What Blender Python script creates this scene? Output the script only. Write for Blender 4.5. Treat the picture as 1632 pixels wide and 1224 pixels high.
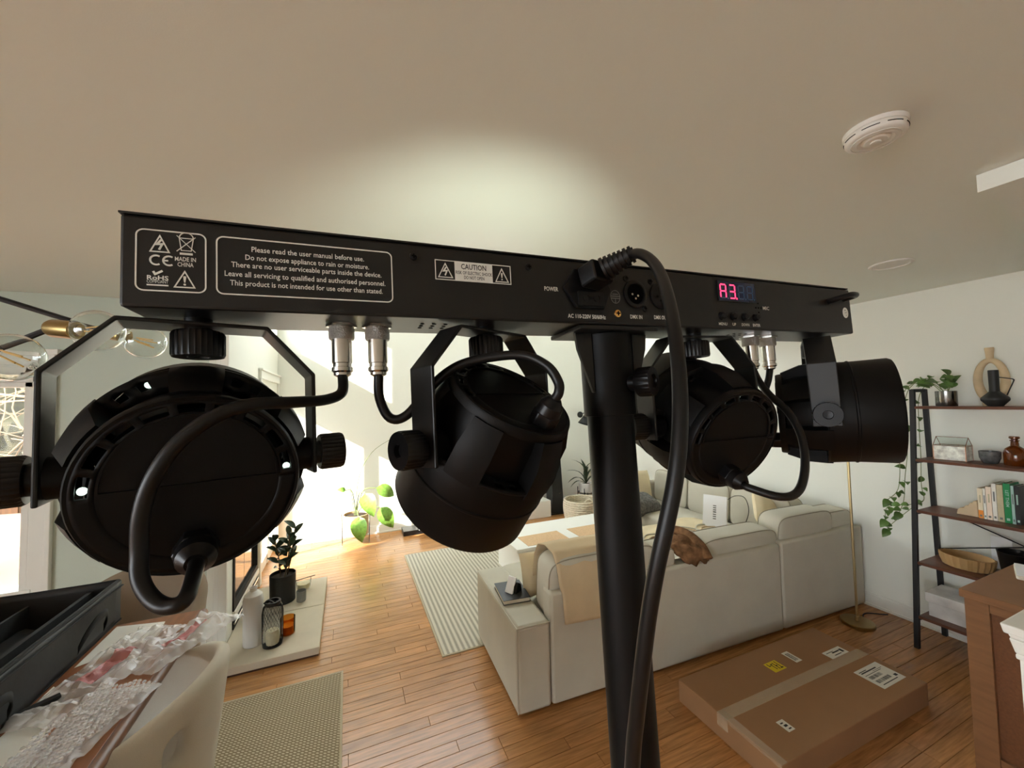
import bpy, bmesh, math, random
from mathutils import Matrix, Vector, noise
random.seed(7)
for o in list(bpy.data.objects): bpy.data.objects.remove(o)
SC = bpy.context.scene
COL = SC.collection
V = Vector
PI = math.pi

# ------------------------------------------------------------------ camera, sky, sun, exposure
yaw, pit, rol = math.radians(23.0), math.radians(2.5), math.radians(1.25)
FW = V((math.sin(yaw)*math.cos(pit), math.cos(yaw)*math.cos(pit), math.sin(pit)))
R0 = V((math.cos(yaw), -math.sin(yaw), 0)); U0 = R0.cross(FW)
UP = U0*math.cos(rol) + R0*math.sin(rol); RT = FW.cross(UP)
cd = bpy.data.cameras.new('camera'); cd.sensor_fit = 'HORIZONTAL'; cd.sensor_width = 36
cd.lens = 620/1632*36; cd.clip_start = .01; cd.clip_end = 200
cam = bpy.data.objects.new('camera', cd); COL.objects.link(cam)
cam.matrix_world = Matrix(((RT.x, UP.x, -FW.x, 0), (RT.y, UP.y, -FW.y, 0), (RT.z, UP.z, -FW.z, 1.70), (0, 0, 0, 1)))
SC.camera = cam
W = bpy.data.worlds.new('sky'); SC.world = W; W.use_nodes = True
bg = W.node_tree.nodes['Background']; bg.inputs[0].default_value = (.88, .95, 1.0, 1); bg.inputs[1].default_value = 6.0
sd = bpy.data.lights.new('sun', 'SUN'); sd.energy = 11; sd.angle = math.radians(.6); sd.color = (1, .96, .88)
so = bpy.data.objects.new('sun', sd); COL.objects.link(so)
so.rotation_euler = V((2.5, 1.0, -1.5)).to_track_quat('-Z', 'Y').to_euler()
vs = SC.view_settings
SC.display_settings.display_device = 'sRGB'
vs.view_transform = 'Standard'; vs.look = 'None'; vs.gamma = 1; vs.use_curve_mapping = False
vs.exposure = 1.22

# ------------------------------------------------------------------ materials
def S(r, g, b):
    f = lambda c: c/255/12.92 if c/255 <= .04045 else ((c/255+.055)/1.055)**2.4
    return (f(r), f(g), f(b), 1)
MATS = {}
def mat(name, col, rough=.6, metal=0, var=0, vscale=8, bump=0, bscale=60, spec=.5, emit=0, trans=0, alpha=1, stretch=None, rnd=0, coat=0, ior=1.45):
    m = bpy.data.materials.new(name); m.use_nodes = True; MATS[name] = m
    nt = m.node_tree; N = nt.nodes; L = nt.links; b = N['Principled BSDF']
    b.inputs['Base Color'].default_value = col; b.inputs['Roughness'].default_value = rough
    b.inputs['Metallic'].default_value = metal; b.inputs['Specular IOR Level'].default_value = spec
    b.inputs['Transmission Weight'].default_value = trans; b.inputs['Alpha'].default_value = alpha
    b.inputs['Coat Weight'].default_value = coat; b.inputs['IOR'].default_value = ior
    if emit:
        b.inputs['Emission Color'].default_value = col; b.inputs['Emission Strength'].default_value = emit
    if var or bump or rnd:
        tc = N.new('ShaderNodeTexCoord'); mp = N.new('ShaderNodeMapping')
        L.new(tc.outputs['Object'], mp.inputs[0])
        if stretch: mp.inputs['Scale'].default_value = stretch
        vec = mp.outputs[0]
        if rnd:
            oi = N.new('ShaderNodeObjectInfo'); ad = N.new('ShaderNodeVectorMath'); ad.operation = 'ADD'
            mu = N.new('ShaderNodeMath'); mu.operation = 'MULTIPLY'; mu.inputs[1].default_value = 37
            L.new(oi.outputs['Random'], mu.inputs[0]); L.new(vec, ad.inputs[0]); L.new(mu.outputs[0], ad.inputs[1]); vec = ad.outputs[0]
        cur = None
        if var:
            n = N.new('ShaderNodeTexNoise'); n.inputs['Scale'].default_value = vscale; n.inputs['Detail'].default_value = 5
            L.new(vec, n.inputs['Vector'])
            r = N.new('ShaderNodeValToRGB'); r.color_ramp.elements[0].position = .3; r.color_ramp.elements[1].position = .7
            r.color_ramp.elements[0].color = tuple(c*(1-var) for c in col[:3])+(1,); r.color_ramp.elements[1].color = tuple(min(1, c*(1+var)) for c in col[:3])+(1,)
            L.new(n.outputs['Fac'], r.inputs[0]); cur = r.outputs[0]
        if rnd:
            hs = N.new('ShaderNodeHueSaturation'); mr = N.new('ShaderNodeMapRange')
            mr.inputs['To Min'].default_value = 1-rnd; mr.inputs['To Max'].default_value = 1+rnd
            L.new(oi.outputs['Random'], mr.inputs[0]); L.new(mr.outputs[0], hs.inputs['Value'])
            hs.inputs['Color'].default_value = col
            if cur: L.new(cur, hs.inputs['Color'])
            cur = hs.outputs[0]
        if cur: L.new(cur, b.inputs['Base Color'])
        if bump:
            n2 = N.new('ShaderNodeTexNoise'); n2.inputs['Scale'].default_value = bscale; n2.inputs['Detail'].default_value = 3
            L.new(vec, n2.inputs['Vector'])
            bp = N.new('ShaderNodeBump'); bp.inputs['Strength'].default_value = bump; bp.inputs['Distance'].default_value = .004
            L.new(n2.outputs['Fac'], bp.inputs['Height']); L.new(bp.outputs[0], b.inputs['Normal'])
    return m
def wave_mat(name, c1, c2, scale, axis='X', rough=.9, width=.5, second=None):
    m = bpy.data.materials.new(name); m.use_nodes = True; MATS[name] = m
    nt = m.node_tree; N = nt.nodes; L = nt.links; b = N['Principled BSDF']; b.inputs['Roughness'].default_value = rough
    b.inputs['Specular IOR Level'].default_value = .15
    tc = N.new('ShaderNodeTexCoord'); w = N.new('ShaderNodeTexWave'); w.bands_direction = axis
    w.inputs['Scale'].default_value = scale; w.inputs['Distortion'].default_value = .2
    L.new(tc.outputs['Object'], w.inputs[0])
    r = N.new('ShaderNodeValToRGB'); r.color_ramp.elements[0].position = width-.15; r.color_ramp.elements[1].position = width+.15
    r.color_ramp.elements[0].color = c1; r.color_ramp.elements[1].color = c2
    fac = w.outputs['Fac']
    if second:
        w2 = N.new('ShaderNodeTexWave'); w2.bands_direction = second[0]; w2.inputs['Scale'].default_value = second[1]
        L.new(tc.outputs['Object'], w2.inputs[0]); mx = N.new('ShaderNodeMath'); mx.operation = 'MULTIPLY'
        L.new(w.outputs['Fac'], mx.inputs[0]); L.new(w2.outputs['Fac'], mx.inputs[1]); fac = mx.outputs[0]
    L.new(fac, r.inputs[0]); L.new(r.outputs[0], b.inputs['Base Color'])
    bp = N.new('ShaderNodeBump'); bp.inputs['Strength'].default_value = .4; bp.inputs['Distance'].default_value = .003
    L.new(fac, bp.inputs['Height']); L.new(bp.outputs[0], b.inputs['Normal'])
    return m

mat('ceiling_paint', S(234, 236, 228), .95, bump=.06, bscale=300, spec=.1)
mat('wall_paint', S(230, 229, 219), .9, bump=.05, bscale=120, spec=.15)
mat('wall_grey', S(198, 206, 194), .9, bump=.12, bscale=120, spec=.15)
mat('white_trim', S(232, 230, 222), .5)
mat('bar_black', (.008, .008, .0078, 1), .36, bump=.06, bscale=1200, var=.12, vscale=30, spec=.45)
mat('lamp_black', (.0024, .0024, .0024, 1), .46, bump=.03, bscale=900, spec=.2)
mat('gloss_black', (.004, .004, .0045, 1), .32, spec=.3)
mat('rubber_black', (.006, .006, .006, 1), .38, spec=.32)
mat('pit_black', (.002, .002, .002, 1), .9, spec=.05)
mat('print_white', S(222, 222, 214), .6)
mat('print_grey', (.16, .16, .15, 1), .6)
mat('print_black', (.012, .012, .012, 1), .6)
mat('nickel', (.62, .60, .56, 1), .2, 1)
mat('knurl', (.42, .40, .36, 1), .34, 1, bump=.6, bscale=900)
mat('brass', (.62, .50, .27, 1), .28, 1)
mat('gold_screw', (.7, .4, .13, 1), .25, 1)
mat('old_brass', (.36, .25, .10, 1), .34, 1)
mat('screen_blue', S(16, 30, 62), .15)
mat('seg_red', S(255, 52, 92), .4, emit=1.5)
mat('seg_dim', S(38, 78, 110), .4)
mat('plank_oak', S(180, 128, 78), .25, var=.26, vscale=5, stretch=(1.2, 16, 1), rnd=.13, bump=.08, bscale=8, spec=.5)
mat('subfloor', S(70, 42, 22), .8)
mat('cream_fabric', S(196, 190, 174), .95, var=.05, vscale=4, bump=.25, bscale=500, spec=.1)
mat('piping', S(150, 142, 124), .95)
mat('tan_throw', S(206, 184, 150), .95, var=.06, vscale=6, bump=.4, bscale=260, spec=.1)
mat('beige_cushion', S(222, 206, 172), .95, var=.05, bump=.3, bscale=300, spec=.1)
mat('grey_fur', S(112, 110, 106), 1, var=.4, vscale=40, bump=1, bscale=120, spec=.05)
mat('brown_fur', S(124, 92, 66), 1, var=.45, vscale=22, bump=1, bscale=120, spec=.05)
wave_mat('ribbed_throw', S(206, 198, 180), S(246, 240, 226), 5.5, 'X', width=.35)
mat('orange_fabric', S(232, 178, 104), .95, var=.08)
mat('white_lacquer', S(240, 238, 230), .3)
mat('cane', S(214, 178, 136), .8, var=.1, vscale=60, bump=.4, bscale=300)
mat('white_card', S(246, 246, 248), .35)
mat('cardboard', S(152, 113, 78), .85, var=.07, vscale=3, bump=.08, bscale=90)
mat('packing_tape', S(224, 200, 168), .12, alpha=.34, var=.1, vscale=10, stretch=(3, 14, 1), coat=.4)
mat('sticker_yellow', S(226, 200, 20), .5)
mat('cabinet_wood', S(132, 92, 60), .45, var=.12, vscale=6, stretch=(1, 1, 8))
mat('cabinet_panel', S(116, 74, 44), .55, var=.14, vscale=120, bump=.2, bscale=300)
mat('walnut', S(96, 58, 40), .4, var=.25, vscale=7, stretch=(9, 1, 1))
mat('table_wood', S(136, 84, 48), .35, var=.2, vscale=5, stretch=(9, 1, 1))
mat('table_edge', S(112, 78, 56), .4, var=.2, vscale=5)
mat('frame_black', (.012, .012, .013, 1), .5)
mat('leaf_green', S(88, 118, 58), .4, var=.25, vscale=20, rnd=.3)
mat('leaf_dark', S(48, 66, 42), .3, var=.3, vscale=20, rnd=.25)
mat('leaf_bright', S(120, 160, 66), .4, var=.3, vscale=9, rnd=.2)
mat('stem_green', S(112, 124, 74), .6)
mat('stem_brown', S(98, 78, 54), .7)
mat('soil', S(50, 38, 28), .95)
mat('pewter', (.24, .24, .23, 1), .22, 1)
mat('sand_ceramic', S(206, 182, 146), .85, var=.14, vscale=9, bump=.25, bscale=90)
mat('black_ceramic', (.012, .013, .013, 1), .5)
mat('grey_glass', (.10, .10, .10, 1), .12, var=.5, vscale=40)
mat('amber_glass', S(128, 62, 14), .05, trans=.75)
mat('clear_glass', (.93, .96, .95, 1), .02, trans=1)
def pane_mat(name, tint, gloss):
    m = bpy.data.materials.new(name); m.use_nodes = True; MATS[name] = m
    nt = m.node_tree; N = nt.nodes; L = nt.links; N.remove(N['Principled BSDF'])
    t = N.new('ShaderNodeBsdfTransparent'); t.inputs[0].default_value = tint; g = N.new('ShaderNodeBsdfGlossy'); g.inputs['Roughness'].default_value = .02
    x = N.new('ShaderNodeMixShader'); lw = N.new('ShaderNodeLayerWeight'); lw.inputs[0].default_value = gloss
    L.new(lw.outputs['Fresnel'], x.inputs[0]); L.new(t.outputs[0], x.inputs[1]); L.new(g.outputs[0], x.inputs[2]); L.new(x.outputs[0], N['Material Output'].inputs[0])
pane_mat('window_glass', (.97, .98, .98, 1), .12)
pane_mat('thin_glass', (.96, .97, .96, 1), .05)
pane_mat('thin_smoke', (.72, .73, .74, 1), .12)
pane_mat('thin_amber', (.84, .52, .2, 1), .15)
pane_mat('bulb_glass', (.97, .97, .95, 1), .10)
mat('copper_edge', S(150, 96, 62), .3, 1)
mat('floral_paper', S(228, 222, 210), .8, var=.4, vscale=34)
mat('bowl_wood', S(182, 146, 98), .6, var=.3, vscale=5, stretch=(1, 1, .2))
mat('marble_card', S(206, 200, 194), .7, var=.22, vscale=9)
mat('hearth_stone', S(198, 186, 164), .7, var=.07, vscale=5, bump=.1, bscale=40)
mat('firebox', (.014, .013, .012, 1), .7)
mat('fire_glass', (.02, .02, .02, 1), .08)
mat('white_vase', S(214, 210, 204), .8)
mat('smoke_glass', (.34, .36, .38, 1), .03, trans=.9)
mat('candle_wax', S(236, 222, 184), .6, var=.1, vscale=30)
mat('grey_ceramic', S(128, 128, 120), .6, var=.12)
mat('woven_rope', S(226, 214, 190), .95, var=.1, vscale=30, bump=.3, bscale=120)
mat('chair_fabric', S(196, 188, 172), .95, var=.04, vscale=5, bump=.25, bscale=400, spec=.1)
mat('chair_fabric_shaded', S(150, 134, 116), .95, bump=.25, bscale=400, spec=.1)  # darker copy of chair_fabric: the far chair's shade put into its colour
mat('case_nylon', (.016, .016, .017, 1), .6, bump=.5, bscale=14, var=.3, vscale=9)
mat('case_inner', (.006, .006, .006, 1), .9)
mat('case_strap', (.01, .01, .01, 1), .8)
mat('paper_white', S(226, 222, 212), .8, var=.04)
mat('stripe_blue', S(120, 140, 160), .7, var=.4, vscale=50)
mat('plastic_film', (.95, .94, .95, 1), .12, alpha=.45, bump=1, bscale=28, spec=.9)
mat('bubble_film', (.93, .93, .93, 1), .1, alpha=.42, bump=.6, bscale=60, spec=.9)
mat('print_red', S(206, 120, 122), .4, alpha=.6)
mat('detector_white', S(226, 222, 214), .45)
mat('filament', S(236, 190, 104), .4)
mat('fence_wood', S(92, 60, 34), .85, var=.3, vscale=6, stretch=(6, 6, .6), rnd=.2)
mat('ground_tan', S(116, 86, 70), .9, var=.12, vscale=1.5)
mat('ground_pale', S(226, 216, 214), .9, var=.05)
mat('twig', S(140, 118, 92), .8, var=.3, vscale=6)
mat('hedge_dark', S(56, 52, 34), .95, var=.6, vscale=7)
wave_mat('rug_stripe', S(206, 198, 180), S(104, 97, 86), 8.6, 'X', width=.40, second=('Y', 60))
wave_mat('rug_weave', S(140, 124, 98), S(206, 192, 164), 19, 'Y', width=.4, second=('DIAGONAL', 36))
mat('rug_edge', S(186, 170, 142), .95)
mat('tv_black', (.01, .01, .011, 1), .35)
mat('spine_cream', S(232, 218, 190), .7, var=.05, vscale=30)
mat('spine_white', S(232, 228, 218), .7)
mat('spine_pink', S(236, 214, 194), .7)
mat('spine_sand', S(190, 178, 146), .7, var=.08, vscale=30)
mat('spine_green', S(24, 128, 72), .5)
mat('spine_mint', S(158, 188, 178), .6)
mat('spine_black', (.02, .02, .02, 1), .5)
mat('spine_orange', S(226, 140, 54), .6)
mat('page_paper', S(226, 218, 200), .9)
mat('bookend_wood', S(204, 180, 148), .7, var=.08)
mat('lens_led', (.72, .95, .82, 1), .3, emit=.8)

# ------------------------------------------------------------------ mesh helpers
ROOTM = {}
class MB:
    def __init__(s, T=None): s.v = []; s.f = []; s.T = T or Matrix()
    def add(s, vs, fs, M=None):
        k = len(s.v); A = s.T @ M if M else s.T
        s.v += [A @ V(p) for p in vs]; s.f += [tuple(i+k for i in f) for f in fs]; return s
    def box(s, c, d, M=None):
        x, y, z = (a/2 for a in d)
        p = [(c[0]+i*x, c[1]+j*y, c[2]+k*z) for k in (-1, 1) for j in (-1, 1) for i in (-1, 1)]
        return s.add(p, [(0, 2, 3, 1), (4, 5, 7, 6), (0, 1, 5, 4), (2, 6, 7, 3), (0, 4, 6, 2), (1, 3, 7, 5)], M)
    def bb(s, a, b, M=None):
        return s.box([(a[i]+b[i])/2 for i in range(3)], [abs(b[i]-a[i]) for i in range(3)], M)
    def lathe(s, prof, n=32, M=None, caps=True, arc=None):
        vs = []; fs = []; k = len(prof)
        for i in range(n):
            a = 2*PI*i/n
            for r, z in prof: vs.append((r*math.cos(a), r*math.sin(a), z))
        for i in range(n):
            j = (i+1) % n
            for q in range(k-1): fs.append((i*k+q, j*k+q, j*k+q+1, i*k+q+1))
        if caps:
            if prof[0][0] > 1e-6: fs.append(tuple(i*k for i in reversed(range(n))))
            if prof[-1][0] > 1e-6: fs.append(tuple(i*k+k-1 for i in range(n)))
        return s.add(vs, fs, M)
    def cyl(s, p0, p1, r, r1=None, n=16):
        p0, p1 = V(p0), V(p1); d = p1-p0; L = d.length
        M = Matrix.Translation(p0) @ d.to_track_quat('Z', 'Y').to_matrix().to_4x4()
        return s.lathe([(r, 0), (r if r1 is None else r1, L)], n, M)
    def knob(s, p0, p1, r, ridges=28, dish=.5):
        p0, p1 = V(p0), V(p1); d = p1-p0; L = d.length
        M = Matrix.Translation(p0) @ d.to_track_quat('Z', 'Y').to_matrix().to_4x4()
        n = ridges*2; vs = []; fs = []
        prof = [(.55, 0), (.93, 0), (1, .1), (1, .9), (.95, 1), (dish, 1), (dish*.9, .8), (0.02, .78)]
        k = len(prof)
        for i in range(n):
            a = 2*PI*i/n; g = .94 if i % 2 else 1
            for q, (rr, z) in enumerate(prof):
                m = g if q in (2, 3) else 1
                vs.append((r*rr*m*math.cos(a), r*rr*m*math.sin(a), z*L))
        for i in range(n):
            j = (i+1) % n
            for q in range(k-1): fs.append((i*k+q, j*k+q, j*k+q+1, i*k+q+1))
        fs.append(tuple(i*k for i in reversed(range(n)))); fs.append(tuple(i*k+k-1 for i in range(n)))
        return s.add(vs, fs, M)
    def tube(s, pts, r, n=8, smooth=0, caps=True):
        P = [V(p) for p in pts]
        if smooth: P = catmull(P, smooth)
        vs = []; fs = []; t0 = (P[1]-P[0]).normalized(); u = t0.orthogonal().normalized(); k = len(P)
        for i, p in enumerate(P):
            t = ((P[min(i+1, k-1)]-P[max(i-1, 0)])).normalized()
            u = (u-t*u.dot(t)).normalized(); w = t.cross(u)
            rr = r(i/(k-1)) if callable(r) else r
            for j in range(n):
                a = 2*PI*j/n; vs.append(p+u*rr*math.cos(a)+w*rr*math.sin(a))
        for i in range(k-1):
            for j in range(n):
                jj = (j+1) % n; fs.append((i*n+j, i*n+jj, (i+1)*n+jj, (i+1)*n+j))
        if caps: fs.append(tuple(reversed(range(n)))); fs.append(tuple((k-1)*n+j for j in range(n)))
        return s.add(vs, fs)
    def prism(s, poly, z0, z1, M=None):
        n = len(poly); vs = [(p[0], p[1], z0) for p in poly]+[(p[0], p[1], z1) for p in poly]
        fs = [tuple(reversed(range(n))), tuple(range(n, 2*n))]+[(i, (i+1) % n, n+(i+1) % n, n+i) for i in range(n)]
        return s.add(vs, fs, M)
    def soft(s, c, d, e=.35, M=None, nu=28, nv=16, e2=None):
        sg = lambda x, p: math.copysign(abs(x)**p, x); e2 = e if e2 is None else e2
        vs = []; fs = []
        for i in range(nv+1):
            t = -PI/2+PI*i/nv
            for j in range(nu):
                a = 2*PI*j/nu
                vs.append((c[0]+d[0]/2*sg(math.cos(t), e2)*sg(math.cos(a), e), c[1]+d[1]/2*sg(math.cos(t), e2)*sg(math.sin(a), e), c[2]+d[2]/2*sg(math.sin(t), e2)))
        for i in range(nv):
            for j in range(nu):
                jj = (j+1) % nu; fs.append((i*nu+j, i*nu+jj, (i+1)*nu+jj, (i+1)*nu+j))
        return s.add(vs, fs, M)
    def grid(s, fn, nu, nv, skip=None, M=None):
        vs = [fn(i/nu, j/nv) for i in range(nu+1) for j in range(nv+1)]
        fs = [(i*(nv+1)+j, (i+1)*(nv+1)+j, (i+1)*(nv+1)+j+1, i*(nv+1)+j+1) for i in range(nu) for j in range(nv) if not (skip and skip(i, j))]
        return s.add(vs, fs, M)
    def stroke(s, pts, w, z0=0, z1=.0003, closed=False, M=None):
        P = [V((p[0], p[1])) for p in pts]; n = len(P); a = []; b = []
        for i in range(n):
            p0 = P[i-1] if (i or closed) else P[i]; p1 = P[(i+1) % n] if (i < n-1 or closed) else P[i]
            t1 = (P[i]-p0); t2 = (p1-P[i])
            if t1.length < 1e-9: t1 = t2
            if t2.length < 1e-9: t2 = t1
            t1 = t1.normalized(); t2 = t2.normalized(); t = (t1+t2)
            t = t.normalized() if t.length > 1e-6 else t1
            nn = V((-t.y, t.x)); c = max(.4, nn.dot(V((-t1.y, t1.x))))
            a.append(P[i]+nn*w/2/c); b.append(P[i]-nn*w/2/c)
        m = n if closed else n-1
        for i in range(m):
            j = (i+1) % n; s.prism([b[i], b[j], a[j], a[i]], z0, z1, M)
        return s
    def build(s, name, m, parent=None, smooth=35, bevel=0, sub=0, solid=0, origin=None, off=0):
        me = bpy.data.meshes.new(name)
        if parent is not None: inv = ROOTM[parent.name].inverted()
        else:
            if origin is None:
                xs = [p.x for p in s.v]; ys = [p.y for p in s.v]; zs = [p.z for p in s.v]
                origin = ((min(xs)+max(xs))/2, (min(ys)+max(ys))/2, min(zs))
            inv = Matrix.Translation(-V(origin))
        me.from_pydata([inv @ p for p in s.v], [], s.f); me.update()
        if s.T.determinant() < 0: me.flip_normals()
        me.materials.append(MATS[m])
        o = bpy.data.objects.new(name, me); COL.objects.link(o)
        if parent is not None: o.parent = parent; ROOTM[o.name] = ROOTM[parent.name]
        else: o.location = origin; ROOTM[o.name] = Matrix.Translation(V(origin))
        if smooth:
            me.polygons.foreach_set('use_smooth', [True]*len(me.polygons)); me.set_sharp_from_angle(angle=math.radians(smooth))
        if solid:
            d = o.modifiers.new('solid', 'SOLIDIFY'); d.thickness = solid; d.offset = off
        if bevel:
            d = o.modifiers.new('bevel', 'BEVEL'); d.width = bevel; d.segments = 2; d.limit_method = 'ANGLE'; d.angle_limit = math.radians(40)
        if sub:
            d = o.modifiers.new('sub', 'SUBSURF'); d.levels = sub; d.render_levels = sub
        return o
def catmull(P, k):
    out = []; n = len(P)
    for i in range(n-1):
        p0, p1, p2, p3 = P[max(i-1, 0)], P[i], P[i+1], P[min(i+2, n-1)]
        for j in range(k):
            t = j/k; out.append(.5*((2*p1)+(p2-p0)*t+(2*p0-5*p1+4*p2-p3)*t*t+(3*p1-p0-3*p2+p3)*t**3))
    out.append(P[-1]); return out
def tag(o, label=None, cat=None, group=None, kind=None):
    if label: o['label'] = label
    if cat: o['category'] = cat
    if group: o['group'] = group
    if kind: o['kind'] = kind
    return o
def thing(name, label, cat, loc=(0, 0, 0), rz=0, group=None, kind=None):
    o = bpy.data.objects.new(name, None); COL.objects.link(o); o.empty_display_size = .05
    o.location = loc; o.rotation_euler = (0, 0, rz)
    ROOTM[o.name] = Matrix.Translation(V(loc)) @ Matrix.Rotation(rz, 4, 'Z')
    return tag(o, label, cat, group, kind)
def struct(name, mb, m, **k):
    return tag(mb.build(name, m, **k), kind='structure')
def link_mesh(name, me, parent, Mw):
    o = bpy.data.objects.new(name, me); COL.objects.link(o); o.parent = parent
    o.matrix_local = ROOTM[parent.name].inverted() @ Mw; return o
_tc = {}
def text_mesh(t, size, align='CENTER', bold=0):
    key = (t, size, align, bold)
    if key not in _tc:
        c = bpy.data.curves.new('txt', 'FONT'); c.body = t; c.size = size; c.align_x = align; c.align_y = 'CENTER'; c.resolution_u = 2; c.offset = bold
        o = bpy.data.objects.new('txt', c); me = o.to_mesh()
        _tc[key] = ([tuple(v.co) for v in me.vertices], [tuple(p.vertices) for p in me.polygons]); o.to_mesh_clear()
        bpy.data.objects.remove(o); bpy.data.curves.remove(c)
    return _tc[key]
def put_text(mb, t, size, M, width=None, align='CENTER', bold=0):
    vs, fs = text_mesh(t, size, align, bold)
    if width:
        w = max(v[0] for v in vs)-min(v[0] for v in vs); k = width/w; vs = [(v[0]*k, v[1], v[2]) for v in vs]
    mb.add(vs, fs, M)
def frame(o, x, y, z):
    return Matrix(((x[0], y[0], z[0], o[0]), (x[1], y[1], z[1], o[1]), (x[2], y[2], z[2], o[2]), (0, 0, 0, 1)))
def leaf_mesh(name, m, L=1, Wd=.5, curl=.25, heart=False):
    me = bpy.data.meshes.new(name); vs = []; fs = []; n = 7
    for i in range(n+1):
        t = i/n; w = Wd/2*(math.sin(PI*t**(.7 if heart else .85))**.8 if 0 < t < 1 else .02)
        z = curl*math.sin(t*2.2)-curl*t*t*1.3
        vs += [(-w, t*L, z+w*.35), (0, t*L, z), (w, t*L, z+w*.35)]
    for i in range(n):
        a = i*3; fs += [(a, a+1, a+4, a+3), (a+1, a+2, a+5, a+4)]
    me.from_pydata(vs, [], fs); me.materials.append(MATS[m]); me.polygons.foreach_set('use_smooth', [True]*len(me.polygons)); return me
def leaf_at(me, parent, p, d, size, up=(0, 0, 1), width=1, name='leaf'):
    d = V(d).normalized(); x = d.cross(V(up))
    if x.length < 1e-3: x = V((1, 0, 0))
    x.normalize(); z = x.cross(d)
    return link_mesh(name, me, parent, frame(V(p), x*size*width, d*size, z*size))

# ------------------------------------------------------------------ the room
CEIL = 2.44; XR = 3.87; YF = 5.5; XL = -.78; YD = 3.37; TOP = 3.7
fl = tag(MB().bb((-3.6, -2.6, -.06), (XR, YF, -.014)).build('floor', 'subfloor', smooth=0), kind='structure')
PW = .07; rng = random.Random(3); cache = {}; rest = MB()
def plank_mesh(L):
    L = round(L, 2)
    if L not in cache:
        m = MB(); h = .0012; x = L/2-.0007; y = PW/2-.0008
        m.add([(-x, -y, -.014), (x, -y, -.014), (x, y, -.014), (-x, y, -.014), (-x, -y, -h), (x, -y, -h), (x, y, -h), (-x, y, -h), (-x+h, -y+h, 0), (x-h, -y+h, 0), (x-h, y-h, 0), (-x+h, y-h, 0)],
              [(0, 1, 5, 4), (1, 2, 6, 5), (2, 3, 7, 6), (3, 0, 4, 7), (4, 5, 9, 8), (5, 6, 10, 9), (6, 7, 11, 10), (7, 4, 8, 11), (8, 9, 10, 11)])
        me = bpy.data.meshes.new('plank'); me.from_pydata(m.v, [], m.f); me.materials.append(MATS['plank_oak']); cache[L] = me
    return cache[L]
row = 0; y = YF-PW/2; count = 0
while y > -2.6:
    x = -3.6; first = True
    while x < XR-.01:
        L = rng.choice((.7, .9, 1.1, 1.3, 1.5))
        if first: L = rng.choice((.4, .6, .8, 1.0)); first = False
        if XR-(x+L) < .35: L = XR-x
        c = x+L/2
        vis = (y > .95 and c > -1.15+ (.0 if y < 3.3 else .35)) and count < 299 and not (y < 2.0 and c < -.9)
        if vis:
            link_mesh('plank', plank_mesh(L), fl, Matrix.Translation((c, y, 0))); count += 1
        else:
            rest.bb((x+.0007, y-PW/2+.0008, -.014), (x+L-.0007, y+PW/2-.0008, 0))
        x += L
    y -= PW
tag(rest.build('planks', 'plank_oak', fl, smooth=0), kind='stuff')

struct('ceiling', MB().bb((-3.6, -4.6, CEIL), (XR+.12, YD, CEIL+.2)), 'ceiling_paint', smooth=0)  # stretched past the back wall as an unseen overhang against the sun
wds = MB(); wds.bb((-3.72, -2.72, -.06), (-3.6, -2.3, CEIL+.2)); wds.bb((-3.72, .7, -.06), (-3.6, YD+.12, CEIL+.2)); wds.bb((-3.72, -2.3, 2.3), (-3.6, .7, CEIL+.2)); wds.bb((-3.72, -2.3, -.06), (-3.6, .7, .15))  # wide opening added out of view to let fill skylight in
struct('wall_dining_side', wds, 'wall_grey', smooth=0)
struct('ceiling_sun_block', MB().bb((-8.4, -6.5, CEIL+.05), (-3.72, 1.6, CEIL+.2)), 'ceiling_paint', smooth=0)  # unseen roof, added only to keep sun out of the side opening
struct('ceiling_upper', MB().bb((XL-.12, YD, TOP), (XR+.12, YF+.12, TOP+.1)), 'ceiling_paint', smooth=0)
struct('wall_bulkhead', MB().bb((XL-.12, YD-.02, CEIL+.2), (XR+.12, YD+.1, TOP+.1)), 'wall_paint', smooth=0)
wbk = MB(); wbk.bb((-3.6, -2.72, -.06), (XR, -2.6, CEIL))
struct('wall_back', wbk, 'wall_paint', smooth=0)
struct('wall_right', MB().bb((XR, -2.6, -.06), (XR+.12, YF+.12, TOP)), 'wall_paint', smooth=0)
wf = MB(); wf.bb((XL-.12, YF, -.06), (XR, YF+.12, 2.85)); wf.bb((XL-.12, YF, 3.62), (XR, YF+.12, TOP)); wf.bb((XL-.12, YF, 2.85), (-.4, YF+.12, 3.62)); wf.bb((3.7, YF, 2.85), (XR, YF+.12, 3.62))
struct('wall_far', wf, 'wall_paint', smooth=0)
w3 = tag(MB().bb((-.4, YF+.03, 2.85), (3.7, YF+.08, 2.89)).bb((-.4, YF+.03, 3.58), (3.7, YF+.08, 3.62)).bb((1.62, YF+.03, 2.89), (1.68, YF+.08, 3.58)).build('window_added_fill', 'white_trim', smooth=0), kind='structure')  # unseen clerestory, added with its wall opening to brighten the far end
for a_, b_ in ((-.4, 1.62), (1.68, 3.7)): MB().bb((a_, YF+.05, 2.89), (b_, YF+.056, 3.58)).build('glass_pane', 'window_glass', w3, smooth=0)
# stair bulkhead under the ceiling, upper right
bk = MB(); bk.prism([(1.99, .572), (2.13, .562), (2.8, .672), (3.86, .85), (3.86, -1.4), (1.99, -1.4)], 2.378, CEIL-.002)
struct('wall_stair_soffit', bk, 'ceiling_paint', smooth=0)
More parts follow.
